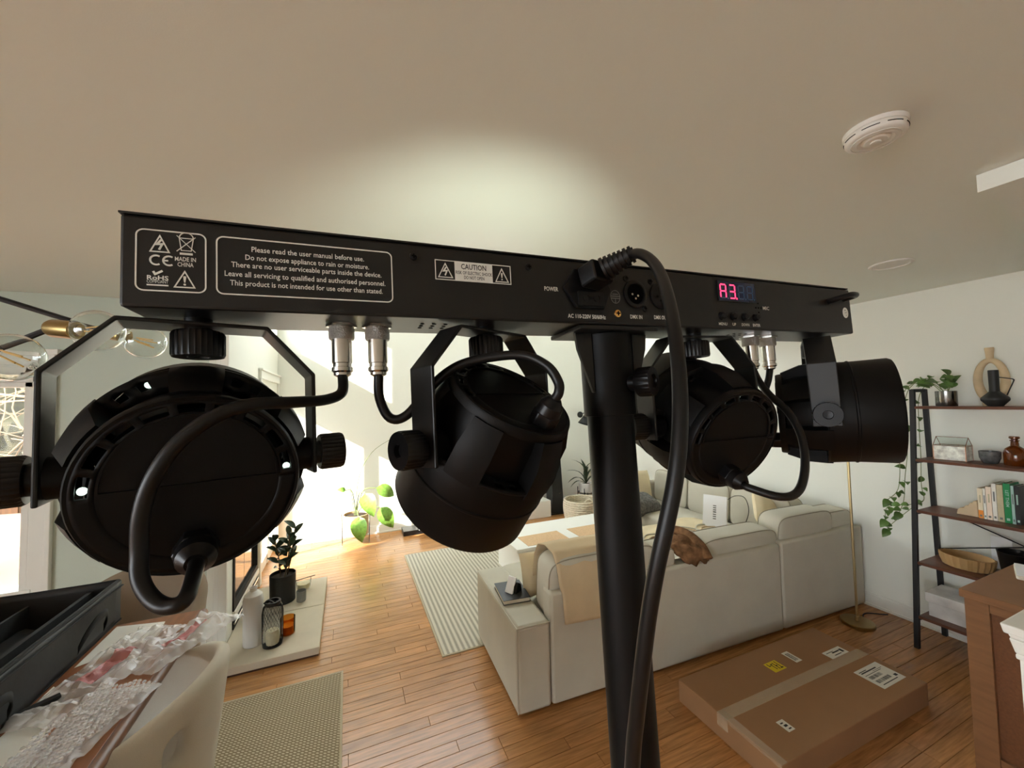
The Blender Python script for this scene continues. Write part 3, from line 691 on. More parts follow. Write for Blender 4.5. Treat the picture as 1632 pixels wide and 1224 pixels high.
    MB(C0).lathe([(.0082, -.014), (.0082, -.034), (.0075, -.0345), (.0075, -.0375), (.0086, -.038), (.0086, -.041), (.0070, -.0425), (.0070, -.0445), (.0048, -.046)], 28).build('plug_shell', 'nickel', cb)
    return th, L
cab1 = [(-.0034, .3608, 1.7250), (-.0039, .350, 1.7103), (-.0149, .335, 1.7042), (-.0338, .312, 1.7025), (-.0554, .288, 1.7012), (-.0725, .280, 1.6943), (-.0876, .277, 1.6808), (-.0984, .277, 1.6625), (-.1042, .279, 1.6422), (-.1054, .281, 1.6215), (-.1032, .277, 1.608), (-.0965, .272, 1.5985), (-.0880, .267, 1.5950), (-.0805, .267, 1.5975), (-.0822, .2885, 1.6036)]
cab2 = [(.0256, .3601, 1.7250), (.0262, .3600, 1.7050), (.0345, .3560, 1.6876), (.0485, .3500, 1.6900), (.0709, .3420, 1.7170), (.091, .3330, 1.7323), (.1157, .3200, 1.7385), (.1401, .3040, 1.7390), (.1555, .2900, 1.7290), (.1620, .2830, 1.7150), (.1612, .2830, 1.7030)]
cab3 = [(.4963, .3496, 1.7360), (.4940, .3400, 1.7180), (.4880, .3230, 1.7000), (.4840, .3000, 1.6800), (.4730, .2800, 1.6530), (.4560, .2680, 1.6217), (.4310, .2610, 1.6000), (.4080, .2650, 1.5960), (.3935, .2900, 1.6010)]
cab4 = [(.5293, .3488, 1.7360), (.5250, .3490, 1.7200), (.5150, .3500, 1.7020), (.5150, .3650, 1.6760), (.5350, .3950, 1.6450), (.5620, .4180, 1.6300), (.5800, .4190, 1.6290), (.5915, .4080, 1.6292)]
par(-.367, .28, .2073, 'large black stage light nearest the camera, under the bar beside the globe bulbs', cab1, -.267, ((.051, 176, -LR+.004), (.051, 6, -LR+.004), (.0642, 115, .006), (.0642, 99, .006)))
par(-.1375, .4589, -.894, 'black stage light tipped downward between the connector plugs and the pole', cab2, -.238)
th3, L3 = par(.1335, -.0888, .4008, 'black stage light just right of the pole, its rear cap and looped cable showing', cab3, .233, ((.051, 118, -LR+.004), (.051, 97, -LR+.004)))
par(.3672, -2.5622, -.005, 'black stage light at the far right end of the bar seen side-on', cab4, .266)

# mains lead
pc = thing('power_cable', 'thick black mains cable plugged into the bar and hanging past the pole', 'cable', BAR @ V((-.04, 0, .03)))
PX = BAR
p0, p1, p2, p3 = (PX @ V(q) for q in ((-.040, -.0052, .0425), (-.035, -.024, .0465), (-.028, -.034, .050), (-.0150, -.046, .0565)))
zf = (p1-p0).normalized(); xf = (PX.to_3x3() @ V((1, 0, .05))); xf = (xf-zf*xf.dot(zf)).normalized(); yf = zf.cross(xf)
MB(frame(p0, xf, yf, zf)).prism(rrect(-.0135, -.0105, .0135, .0105, .003, 3), 0, (p1-p0).length).build('plug_body', 'rubber_black', pc, smooth=30, bevel=.002)
zf2 = (p3-p1).normalized(); x2 = (xf-zf2*xf.dot(zf2)).normalized()
sb = MB(frame(p1, x2, zf2.cross(x2), zf2)); Lp = (p3-p1).length; pr = []
for k in range(7): z0 = Lp*k/7; r_ = .0118-.0006*k; pr += [(r_, z0), (r_, z0+Lp/7*.6), (r_-.0022, z0+Lp/7*.62), (r_-.0022, z0+Lp/7*.98)]
sb.lathe(pr, 20).build('strain_relief', 'rubber_black', pc, smooth=30)
pw = [tuple(p3-(p3-p1)*.15), (.2385, .2678, 1.8282), (.2343, .2485, 1.8148), (.2234, .227, 1.7937), (.2092, .2069, 1.7703), (.197, .1914, 1.7487), (.1863, .1786, 1.7243), (.1781, .1701, 1.7012), (.1714, .1654, 1.6766), (.1657, .1646, 1.6529), (.1604, .1669, 1.6292), (.1563, .1709, 1.6049), (.1546, .1761, 1.5792), (.154, .1821, 1.5485), (.1544, .1889, 1.516), (.1553, .1956, 1.4823), (.158, .21, 1.38), (.17, .23, 1.1), (.2, .26, .7), (.22, .27, .3), (.3, .2, .02), (.5, .0, .01), (.6, -.4, .01)]
MB().tube(pw, .0045, 12, 6).build('cord', 'rubber_black', pc, smooth=60)

# ------------------------------------------------------------------ rugs and living room furniture
def rug(name, label, x0, y0, x1, y1, m):
    r = thing(name, label, 'rug', ((x0+x1)/2, (y0+y1)/2, 0))
    MB(Matrix()).bb((x0+.012, y0+.012, .001), (x1-.012, y1-.012, .008)).build('pile', m, r, smooth=0, bevel=.002)
    e = MB(); e.bb((x0, y0, .001), (x1, y0+.012, .0075)); e.bb((x0, y1-.012, .001), (x1, y1, .0075)); e.bb((x0, y0+.012, .001), (x0+.012, y1-.012, .0075)); e.bb((x1-.012, y0+.012, .001), (x1, y1-.012, .0075))
    e.build('binding', 'rug_edge', r, smooth=0)
rug('striped_rug', 'grey and cream striped rug under the coffee table', .58, 2.655, 2.9, 4.56, 'rug_stripe')
rug('woven_rug', 'beige woven rug beside the dining chair', -1.9, .5, -.028, 2.79, 'rug_weave')

SR = -.0433
SM = Matrix.Translation((.83, 1.973, 0)) @ Matrix.Rotation(SR, 4, 'Z')
sf = thing('corner_sofa', 'large cream fabric corner sofa with low square arm', 'sofa', (.83, 1.973, 0), SR)
f = 'cream_fabric'
SLEN = 2.995
MB(SM).bb((0, 0, .02), (.205, .80, .48)).build('arm', f, sf, bevel=.02)
MB(SM).tube([(.004, .004, .03), (.004, .004, .475)], .004, 6).tube([(.004, .002, .474), (.20, .002, .474)], .004, 6).tube([(.004, .0, .474), (.004, .79, .474)], .004, 6).build('arm_piping', f, sf)
bkp = MB(SM).bb((.207, .0, .02), (2.05, .11, .625)).build('back_panel', f, sf, bevel=.018)
MB(SM).bb((2.054, .0, .02), (SLEN, .11, .635)).build('back_panel', f, sf, bevel=.018)
MB(SM).bb((.207, .11, .05), (SLEN, .93, .28)).build('base', f, sf, bevel=.015)
S2 = SLEN-.075
MB(SM).bb((2.10, .93, .05), (S2, 2.10, .28)).build('base', f, sf, bevel=.015)
MB(SM).bb((S2-.11, .11, .28), (S2, 2.10, .63)).build('side_back_panel', f, sf, bevel=.018)
MB(SM).bb((2.10, 2.10, .03), (S2, 2.24, .62)).build('end_panel', f, sf, bevel=.02)
for x0, x1, y0, y1 in ((.21, 1.15, .30, .95), (1.16, 2.10, .30, .95), (2.11, 2.70, .30, 1.1), (2.11, 2.70, 1.1, 2.09)):
    MB(SM).soft(((x0+x1)/2, (y0+y1)/2, .355), (x1-x0, y1-y0, .16), .16, e2=.3).build('seat_cushion', f, sf)
def back_cushion(x0, x1, z1, y0=.055, lean=.1, dy=.2, name='back_cushion', z0=.40, side=False):
    h = z1-z0; cx = (x0+x1)/2
    Mx = SM @ (at(cx, y0+dy/2+.0, z0) if not side else at(S2-y0-dy/2, cx, z0) @ Matrix.Rotation(PI/2, 4, 'Z')) @ Matrix.Rotation(lean, 4, 'X')
    o = MB(Mx).soft((0, 0, h/2), (x1-x0, dy, h), .22, nu=36, nv=20, e2=.34).build(name, f, sf)
    w = (x1-x0)/2; pts = []
    sg = lambda v, p: math.copysign(abs(v)**p, v)
    for s_ in (-1, 1):
        pts = [(w*.985*sg(math.cos(q*PI/24), .3), s_*dy*.40, h/2+h/2*.97*sg(math.sin(q*PI/24), .34)) for q in range(49)]
        MB(Mx).tube(pts, .0035, 5).build('piping', 'piping', o)
back_cushion(.215, .98, .80, lean=.12); back_cushion(.99, 1.125, .735, lean=.10); back_cushion(1.36, 2.09, .735, lean=.08); back_cushion(2.10, 2.715, .80, lean=.08); back_cushion(2.66, 2.99, .76, y0=.07, lean=.05)
back_cushion(.35, .95, .80, side=True, y0=.08); back_cushion(.96, 1.50, .80, side=True, y0=.08); back_cushion(1.51, 2.05, .80, side=True, y0=.08)
# cushions and throws lying on it
def pillow(name, label, m, c, size, rx=0, rz=0, group=None, ry=0):
    Mx = Matrix.Translation(c) @ Matrix.Rotation(rz, 4, 'Z') @ Matrix.Rotation(rx, 4, 'X') @ Matrix.Rotation(ry, 4, 'Y'); w, h, d = size; pb = MB(Mx)
    for s_ in (-1, 1):
        def fn(u, v):
            a, b = 2*u-1, 2*v-1; k = ((1-a**4)*(1-b**4))**.6 if abs(a) < 1 and abs(b) < 1 else 0
            pin = 1-.07*(1-abs(a*b)); return (a*w/2*(1-.06*(1-b*b)*abs(a)**2), s_*d/2*k, b*h/2*(1-.06*(1-a*a)*abs(b)**2))
        pb.grid(fn if s_ < 0 else (lambda u, v: fn(1-u, v)), 14, 14)
    return tag(pb.build(name, m, smooth=60), label, 'cushion', group)
pillow('linen_cushion', 'small beige cushion tucked between the sofa arm and the draped back cushion', 'beige_cushion', (1.17, 2.345, .575), (.30, .28, .10), rx=-.18, rz=.12)
pillow('ivory_cushion', 'pointed ivory cushion behind the sofa backrest near the wall', 'beige_cushion', (3.42, 2.34, .66), (.34, .34, .12), rx=-.45, rz=.25, ry=.72)
pillow('cream_cushion', 'cream cushion at the far end of the sofa, standing on its corner', 'beige_cushion', (3.27, 3.80, .62), (.36, .42, .14), rx=-.25, rz=.2, ry=.15)
pillow('orange_cushion', 'orange striped cushion at the far end of the sofa', 'orange_fabric', (3.02, 3.92, .64), (.40, .42, .12), rx=-.2, rz=.05)
pillow('fur_cushion', 'grey furry cushion lying on the far sofa seat', 'grey_fur', (3.05, 3.55, .50), (.44, .30, .2), rx=-1.2, rz=.1)
# tan throw over the near back cushion
SA = SM
def th_fn(u, v):
    prof = [(.30, .60), (.285, .74), (.24, .815), (.15, .838), (.055, .815), (.02, .74), (.004, .66), (-.012, .62), (-.016, .54), (-.018, .45)]
    k = v*(len(prof)-1); i = min(int(k), len(prof)-2); t = k-i; y = prof[i][0]*(1-t)+prof[i+1][0]*t; z = prof[i][1]*(1-t)+prof[i+1][1]*t
    x = .235+.05*v+u*(.50-.02*v); n_ = noise.noise((x*7, v*5, 0)); m_ = noise.noise((x*14, v*3, 4))
    out = -1 if v > .5 else 1
    return (x+.006*n_, y+out*(.004+.006*abs(m_)), z+.006*n_*(1 if v < .6 else .2)-(.02*u if v > .9 else 0))
tag(MB(SA).grid(th_fn, 22, 44).build('tan_throw', 'tan_throw', solid=.006, off=1), 'tan throw blanket draped over the back cushion nearest the arm', 'throw')
def rt(u, v):
    x = 1.40+u*1.02; y = .62+v*.55
    z = .452+.012*noise.noise((x*6, y*6, 1))+.01*math.sin(x*9)*math.sin(y*7)
    return (x, y, z)
rb = thing('ribbed_throw', 'white throw with arched ribs spread on the sofa seat', 'throw', SM @ V((1.9, .9, .44)))
def rt2(u, v):
    x, y, z = rt(u, v); return (x, y, z)
MB(SM).grid(rt2, 30, 20).build('cloth', 'beige_cushion', rb, solid=.012)
for k, (cx, cy) in enumerate([(1.66, .64), (1.98, .72), (2.28, .66)]):
    for q in range(5):
        r_ = .06+q*.045; pts = [V((cx+r_*.8*math.cos(a_), cy+r_*1.2*math.sin(a_), 0)) for a_ in [PI*j/16 for j in range(17)]]
        pts = [V((p.x, p.y, .462+.012*noise.noise((p.x*6, p.y*6, 1))+.01*math.sin(p.x*9)*math.sin(p.y*7))) for p in pts if 1.41 < p.x < 2.41 and p.y < 1.16]
        if len(pts) > 3: MB(SM).tube(pts, .007, 6).build('rib', 'tan_throw' if q % 2 else 'cream_fabric', rb)
# brown fur throw hanging between two back cushions
def bf(u, v):
    prof = [(.55, .47), (.40, .54), (.30, .66), (.20, .70), (.10, .695), (.03, .66), (.0, .60)]
    k = v*(len(prof)-1); i = min(int(k), len(prof)-2); t = k-i; y = prof[i][0]*(1-t)+prof[i+1][0]*t; z = prof[i][1]*(1-t)+prof[i+1][1]*t
    w = (.26-.03*v)*(1 if v < .8 else math.sqrt(max(.05, 1-((v-.8)/.2)**2*.9))); x = 1.23+.10*(v-.4)+(u-.5)*w
    return (x, y+.01*noise.noise((x*20, v*8, 2)), z+.035*math.sin(u*PI)+.022*noise.noise((x*16, v*9, 7)))
ft = thing('fur_throw', 'brown fur throw slumped in the gap between two back cushions', 'throw', SM @ V((1.23, .2, .5)))
MB(SM).grid(bf, 18, 40).build('pelt', 'brown_fur', ft, solid=.025)
MB(SM).tube([(1.30, .36, .70), (1.325, .25, .745), (1.345, .14, .735), (1.355, .06, .69), (1.350, .005, .625)], lambda t: .030+.016*t, 14, 6).build('rolled_edge', 'brown_fur', ft, smooth=60)
# white product box leaning on the side backrest
wb = thing('product_box', 'flat white box with black lettering leaning on the sofa backrest', 'box', (3.20, 2.66, .45))
WB = Matrix.Translation((3.235, 2.735, .445)) @ Matrix.Rotation(-1.15, 4, 'Z') @ Matrix.Rotation(-.22, 4, 'X')
MB(WB).bb((-.105, -.015, 0), (.105, .015, .30)).build('carton', 'white_card', wb, smooth=0, bevel=.003)
tx = MB(WB @ frame((.0, -.0154, .15), (0, 0, 1), (-1, 0, 0), (0, -1, 0))); r8 = random.Random(4)
for k in range(7): tx.prism([(-.07+k*.02, -.014), (-.07+k*.02+r8.uniform(.008, .014), -.014), (-.07+k*.02+r8.uniform(.008, .014), .014), (-.07+k*.02, .014)], 0, .0004)
tx.build('dark_mark', 'print_grey', wb, smooth=0)
MB().tube([(3.26, 2.60, .74), (3.30, 2.55, .78), (3.34, 2.49, .77), (3.36, 2.47, .66), (3.35, 2.50, .54), (3.33, 2.54, .46)], .003, 6, 6).build('cord_handle', 'rubber_black', wb)
# book and remote on the arm
bk_ = thing('arm_book', 'dark hardback book lying on the sofa arm', 'book', (.955, 2.325, .481))
BM = at(.955, 2.325, .4815) @ Matrix.Rotation(-.12, 4, 'Z')
MB(BM).bb((-.082, -.115, .003), (.080, .115, .024)).build('pages', 'page_paper', bk_, smooth=0)
MB(BM).bb((-.086, -.12, .024), (.084, .12, .027)).build('cover', 'spine_black', bk_, smooth=0); MB(BM).bb((-.086, -.12, 0), (.084, .12, .003)).build('back_cover', 'spine_black', bk_, smooth=0)
cp_ = MB(BM)
for j, (t_, w_) in enumerate((('ART', .07), ('DESIGN', .09))): put_text(cp_, t_, .03, Matrix.Translation((0, .06-.04*j, .0273)), w_)
ob = thing('sculpture_knot', 'small black and white ornament standing on the dark book', 'ornament', (.965, 2.30, .509))
OM = at(.965, 2.295, .509) @ Matrix.Rotation(.5, 4, 'Z')
MB(OM).prism([(-.03, 0), (.035, 0), (.028, .045), (.0, .062), (-.022, .04)], -.028, .03, frame((0, 0, 0), (1, 0, 0), (0, 0, 1), (0, -1, 0))).build('body', 'gloss_black', ob, bevel=.006)
MB(OM).prism([(-.045, 0), (-.03, 0), (.012, .08), (.0, .086)], -.02, .04, frame((0, .03, 0), (1, 0, 0), (0, 0, 1), (0, -1, 0))).build('white_fin', 'white_card', ob, bevel=.003)
# coffee table
ctb = thing('coffee_table', 'white coffee table with two cane inlays', 'table', (1.96, 3.33, 0))
cx0, cx1, cy0, cy1 = 1.31, 2.62, 3.05, 3.64
MB().bb((cx0, cy0, .42), (cx1, cy1, .45)).build('table_top', 'white_lacquer', ctb, smooth=0, bevel=.004)
MB().bb((cx0+.04, cy0+.03, .13), (cx1-.04, cy1-.03, .42)).build('drawer_body', 'white_lacquer', ctb, smooth=0, bevel=.003)
MB().bb((cx0+.11, cy0+.022, .372), (cx0+.28, cy0+.034, .40)).build('finger_slot', 'pewter', ctb, smooth=0)
MB().bb((cx0-.04, cy0+.02, .04), (cx1, cy1-.02, .075)).build('lower_shelf', 'white_lacquer', ctb, smooth=0, bevel=.003)
MB().bb((cx0+.02, cy0+.05, .009), (cx1-.02, cy1-.05, .04)).build('plinth', 'white_lacquer', ctb, smooth=0)
MB().bb((cx0+.1, cy0+.06, .075), (cx1-.1, cy1-.06, .13)).build('shelf_block', 'white_lacquer', ctb, smooth=0)
for a_, b_ in ((1.43, 1.84), (1.95, 2.36)): MB().bb((a_, 3.085, .4495), (b_, 3.325, .4525)).build('cane_panel', 'cane', ctb, smooth=0)
tag(MB().soft((2.42, 3.30, .462), (.05, .03, .02), .8).build('black_trinket', 'gloss_black'), 'tiny black trinket at the right edge of the coffee table', 'trinket')
# floor lamp behind the sofa
fl_ = thing('floor_lamp', 'slim brass floor lamp with round base behind the sofa', 'lamp', (3.47, 1.735, 0))
LM = at(3.47, 1.735, 0)
MB(LM).lathe([(.102, 0), (.102, .018), (.098, .022), (.03, .026), (.0, .026)], 40).build('base', 'old_brass', fl_)
MB(LM).lathe([(.016, .024), (.014, .055), (.0085, .06), (.0085, 1.52)], 16).build('pole', 'brass', fl_)
MB(LM).lathe([(.03, 1.50), (.09, 1.42), (.092, 1.42), (.034, 1.51), (.0, 1.512)], 32, caps=False).build('shade', 'old_brass', fl_)
cr = [(3.50, 1.70, .006), (3.53, 1.67, .006), (3.56, 1.70, .006), (3.60, 1.76, .006), (3.68, 1.78, .006), (3.80, 1.70, .006)]
MB().tube(cr, .004, 6, 6).build('cord', 'rubber_black', fl_)
# big flat carton on the floor
cb_ = thing('flat_carton', 'large flat brown cardboard carton on the floor behind the sofa', 'box', (2.305, 1.435, 0))
CM = at(2.305, 1.435, 0) @ Matrix.Rotation(-.01, 4, 'Z')
MB(CM).bb((-.60, -.285, .001), (.60, .285, .12)).build('carton', 'cardboard', cb_, smooth=0, bevel=.004)
MB(CM).bb((-.601, -.025, .1203), (.601, .035, .1206)).bb((-.6015, -.025, .06), (-.6005, .035, .12)).bb((.6005, -.025, .06), (.6015, .035, .12)).build('tape_strip', 'packing_tape', cb_, smooth=0)
MB(CM).bb((-.6015, -.284, .105), (-.56, .03, .1204)).build('end_tape', 'packing_tape', cb_, smooth=0)
def sticker(name, x0, y0, x1, y1, m, lines, label):
    o = MB().bb((x0, y0, .1204), (x1, y1, .1209)).build(name, m, cb_, smooth=0); o['label'] = label
    l = MB()
    for a_, b_, c_, d_ in lines: l.bb((x0+(x1-x0)*a_, y0+(y1-y0)*b_, .1209), (x0+(x1-x0)*c_, y0+(y1-y0)*d_, .1212))
    l.build('print', 'print_black', o, smooth=0)
rs = random.Random(5)
bars = lambda x0, x1, y0, y1, n: [(x0+(x1-x0)*i/n, y0, x0+(x1-x0)*(i+rs.uniform(.25, .75))/n, y1) for i in range(n)]
rowl = lambda y, h, x0, x1: [(x0, y, x1, y+h)]
sticker('address_label', 2.637, 1.213, 2.856, 1.353, 'paper_white', rowl(.86, .03, .08, .4)+rowl(.78, .05, .1, .75)+rowl(.66, .02, .1, .8)+bars(.12, .62, .46, .6, 18)+bars(.12, .7, .24, .38, 22)+rowl(.12, .03, .15, .8)+[(.82, .2, .93, .3)]+rowl(.72, .015, .5, .9), 'large white address label with barcodes')
sticker('care_label', 2.662, 1.467, 2.827, 1.527, 'paper_white', rowl(.7, .06, .1, .5)+rowl(.5, .14, .35, .75)+rowl(.2, .08, .3, .7)+[(.78, .25, .9, .7)], 'small white label with dark print')
sticker('strip_label', 2.440, 1.537, 2.492, 1.628, 'paper_white', bars(.2, .8, .15, .85, 9), 'narrow white barcode label')
sticker('yellow_label', 2.246, 1.533, 2.343, 1.607, 'sticker_yellow', [(.14, .6, .2, .9), (.14, .6, .3, .68), (.36, .2, .42, .8), (.36, .7, .5, .78), (.56, .15, .62, .85), (.56, .45, .7, .55), (.78, .15, .84, .9), (.7, .15, .9, .25)], 'yellow warning label')
sticker('corner_label', 1.903, 1.250, 1.949, 1.312, 'paper_white', rowl(.7, .1, .2, .6)+rowl(.4, .18, .3, .75)+rowl(.15, .1, .4, .8), 'small white label')
# cabinet, magazine, newel post
cbn = thing('wooden_cabinet', 'brown wooden cabinet with framed side panel at the right', 'cabinet', (2.9, .3, 0))
c0, c1, d0, d1_ = 2.585, 3.2, -.5, .875
MB().bb((c0-.012, d0, .765), (c1+.01, d1_+.012, .80)).build('top', 'cabinet_wood', cbn, smooth=0, bevel=.003)
MB().bb((c0+.018, d0+.02, .06), (c1, d1_-.02, .765)).build('carcass', 'cabinet_panel', cbn, smooth=0)
MB().bb((c0, d1_-.075, .0), (c0+.03, d1_, .765)).build('corner_post', 'cabinet_wood', cbn, smooth=0, bevel=.002)
MB().bb((c1-.03, d1_-.06, .0), (c1, d1_, .765)).build('corner_post', 'cabinet_wood', cbn, smooth=0, bevel=.002)
MB().bb((c0+.002, d0, .725), (c0+.03, d1_-.075, .765)).build('top_rail', 'cabinet_wood', cbn, smooth=0, bevel=.002)
MB().bb((c0+.002, d0, .06), (c0+.03, d1_-.075, .11)).build('bottom_rail', 'cabinet_wood', cbn, smooth=0, bevel=.002)
MB().bb((c0+.004, .2, .11), (c0+.03, .26, .725)).build('mid_stile', 'cabinet_wood', cbn, smooth=0, bevel=.002)
mg = thing('coffee_book', 'white paperback book lying on the cabinet top', 'book', (3.03, .80, .80))
GM = at(3.045, .765, .8005) @ Matrix.Rotation(.30, 4, 'Z')
MB(GM).soft((0, 0, .011), (.21, .16, .02), .12, e2=.2).build('pages', 'page_paper', mg)
MB(GM).bb((-.102, -.077, .0205), (.102, .077, .0225)).build('cover', 'white_card', mg, smooth=0, bevel=.001)
MB(GM).bb((-.06, -.05, .0226), (.06, .02, .0229)).build('cover_picture', 'spine_mint', mg, smooth=0)
nw = thing('newel_post', 'white moulded stair newel post cap at the right edge', 'newel post', (1.53, .345, 0))
NP = (1.548, .342)
def sq(z0, z1, h, h1=None):
    h1 = h if h1 is None else h1; m = MB(); p = [(-h, -h, z0), (h, -h, z0), (h, h, z0), (-h, h, z0), (-h1, -h1, z1), (h1, -h1, z1), (h1, h1, z1), (-h1, h1, z1)]
    return m.add([(a_+NP[0], b_+NP[1], c_) for a_, b_, c_ in p], [(3, 2, 1, 0), (4, 5, 6, 7), (0, 1, 5, 4), (1, 2, 6, 5), (2, 3, 7, 6), (3, 0, 4, 7)])
sq(0, 1.06, .072).build('post', 'white_trim', nw, smooth=0, bevel=.003)
for z0, z1, h, h1, n_ in ((1.057, 1.07, .077, .077, 'bead'), (1.07, 1.105, .077, .084, 'cove'), (1.105, 1.115, .082, .085, 'fillet'), (1.115, 1.138, .090, .094, 'cap')):
    sq(z0, z1, h, h1).build(n_, 'white_trim', nw, smooth=0, bevel=.004)

# ------------------------------------------------------------------ ladder shelf and what stands on it
SH = (1.602, 1.243, .902, .562, .215)
xf_ = lambda z: 3.49+.09*z
ls = thing('ladder_shelf', 'black metal ladder shelf with five dark wood boards against the wall', 'shelf', (3.66, 1.0, 0))
YA, YB = 1.415, .56
for yy in (YA, YB):
    def post(x0, x1, y_, n_, w=.026, ztop=1.72):
        MB().add([(x0-w/2, y_-.013, 0), (x0+w/2, y_-.013, 0), (x0+w/2, y_+.013, 0), (x0-w/2, y_+.013, 0), (x1-w/2, y_-.013, ztop), (x1+w/2, y_-.013, ztop), (x1+w/2, y_+.013, ztop), (x1-w/2, y_+.013, ztop)],
                 [(3, 2, 1, 0), (4, 5, 6, 7), (0, 1, 5, 4), (1, 2, 6, 5), (2, 3, 7, 6), (3, 0, 4, 7)]).build(n_, 'frame_black', ls, smooth=0, bevel=.002)
    post(3.49, 3.645, yy, 'front_post'); post(3.835, 3.775, yy-.012, 'rear_post')
    MB().bb((3.645, yy-.02, 1.70), (3.775, yy+.008, 1.722)).build('top_bar', 'frame_black', ls, smooth=0)
    for z in SH[1:]: MB().bb((xf_(z), yy-.02, z-.03), (3.82, yy+.003, z-.018)).build('shelf_bracket', 'frame_black', ls, smooth=0)
for z in SH: MB().bb((xf_(z)-.015, YB+.014, z-.018), (3.80 if z > 1 else 3.82, YA-.014, z)).build('board', 'walnut', ls, smooth=0, bevel=.002)
MB().tube([(3.825, YA-.02, .885), (3.825, YB+.02, .57)], .004, 6).build('cross_brace', 'frame_black', ls)
MB().tube([(3.833, YA-.02, .60), (3.833, YB+.02, .885)], .004, 6).build('cross_brace', 'frame_black', ls)
z1 = SH[0]+.0005
# pothos in a pewter pot
pp = thing('trailing_pothos', 'trailing green pothos in a small shiny pewter pot on the top board', 'potted plant', (3.73, 1.28, z1))
PM = at(3.73, 1.279, z1)
MB(PM).lathe([(.050, 0), (.052, .004), (.052, .100), (.049, .102), (.047, .095), (.0, .09)], 32).build('pot', 'pewter', pp)
MB(PM).lathe([(.046, .091), (.0, .096)], 20, caps=False).build('soil', 'soil', pp)
PL = leaf_mesh('pothos_leaf', 'leaf_green', 1, .72, .22, True); r3 = random.Random(21)
vines = [[(3.73, 1.29, 1.70), (3.72, 1.34, 1.79), (3.69, 1.41, 1.77), (3.66, 1.455, 1.68), (3.65, 1.47, 1.5), (3.64, 1.46, 1.3), (3.62, 1.475, 1.1), (3.60, 1.48, .95), (3.58, 1.50, .86)],
         [(3.73, 1.30, 1.70), (3.70, 1.37, 1.78), (3.66, 1.45, 1.73), (3.62, 1.49, 1.58), (3.61, 1.50, 1.4), (3.60, 1.49, 1.2), (3.58, 1.50, 1.02), (3.56, 1.55, .94)],
         [(3.74, 1.29, 1.70), (3.74, 1.36, 1.76), (3.74, 1.42, 1.66), (3.73, 1.425, 1.45), (3.74, 1.43, 1.25), (3.72, 1.43, 1.05), (3.66, 1.40, .955), (3.57, 1.43, .93), (3.54, 1.50, .91), (3.53, 1.55, .88), (3.53, 1.56, .80)],
         [(3.73, 1.27, 1.70), (3.72, 1.26, 1.76), (3.70, 1.25, 1.80)], [(3.73, 1.27, 1.70), (3.71, 1.24, 1.75), (3.68, 1.23, 1.76)],
         [(3.66, 1.40, .955), (3.60, 1.44, .90), (3.56, 1.53, .78), (3.55, 1.56, .73)]]
for vn in vines:
    pts = catmull([V(p) for p in vn], 6); MB().tube(pts, .0022, 5).build('vine', 'stem_green', pp)
    for i in range(4, len(pts)-1, 3):
        if r3.random() < .9:
            a_ = r3.uniform(0, 2*PI); d = V((-.5+.6*math.cos(a_), .35+.7*math.sin(a_), r3.uniform(-.5, .25)))
            leaf_at(PL, pp, pts[i], d, r3.uniform(.040, .062), up=(-.5, -.6, .7))
    leaf_at(PL, pp, pts[-1], (-.4, .1, .4 if vn[-1][2] > 1.6 else -.5), .07, up=(-.6, -.6, .5))
for i in range(9):
    a_ = r3.uniform(0, 2*PI); leaf_at(PL, pp, (3.72+.03*math.cos(a_), 1.30+.05*math.sin(a_), 1.71+.05*r3.random()), (math.cos(a_)-.3, math.sin(a_)+.6, .5), r3.uniform(.06, .09), up=(-.5, -.4, .8))
# sand coloured ring vase
rv = MB(at(3.782, 1.088, z1)); pts = []; cz = .165
for k in range(41):
    a_ = -PI/2+.0+2*PI*k/40; wx = .058; pts.append(V((0, -wx*math.cos(a_)*1.0, cz+.125*math.sin(a_))))
tag(rv.tube(pts, lambda t: .021+.004*math.cos(2*PI*t), 14).lathe([(.017, .285), (.0175, .33), (.021, .365), (.020, .372), (.0, .372)], 20).lathe([(.043, 0), (.045, .02), (.03, .045)], 24).build('ring_vase', 'sand_ceramic', smooth=60), 'sand coloured ceramic ring vase with a tall hole on the top board', 'vase')
bv = thing('handled_vase', 'matte black squat vase with long neck and thin handle on the top board', 'vase', (3.70, 1.05, z1))
VM = at(3.688, 1.052, z1)
MB(VM).lathe([(.032, 0), (.034, .004), (.058, .035), (.0600, .045), (.057, .055), (.03, .083), (.0225, .092), (.0215, .12), (.0225, .222), (.0205, .224), (.019, .12), (.0, .11)], 36).build('body', 'black_ceramic', bv)
MB(VM).tube([(0, -.022, .178), (0, -.070, .166), (0, -.078, .160), (0, -.078, .152), (0, -.048, .068)], .0028, 8, 3).build('handle', 'black_ceramic', bv)
# second board
z2 = SH[1]+.0005
tr_ = thing('glass_house_box', 'glass house-shaped box with copper edges and floral sides', 'box', (3.71, 1.27, z2))
y0, y1, x0, x1, h, rz_ = 1.185, 1.335, 3.66, 3.76, .095, .15
cn = {k: V(p) for k, p in dict(a=(x0, y0, 0), b=(x1, y0, 0), c=(x1, y1, 0), d=(x0, y1, 0), e=(x0, y0, h), f=(x1, y0, h), g=(x1, y1, h), h=(x0, y1, h), i=((x0+x1)/2, y0, rz_), j=((x0+x1)/2, y1, rz_)).items()}
for k in cn: cn[k] = cn[k]+V((0, 0, z2+.002))
for e in ('ab', 'bc', 'cd', 'da', 'ae', 'bf', 'cg', 'dh', 'eh', 'fg', 'ei', 'fi', 'gj', 'hj', 'ij', 'ef', 'gh'): MB().tube([cn[e[0]], cn[e[1]]], .0016, 6).build('copper_edge', 'copper_edge', tr_)
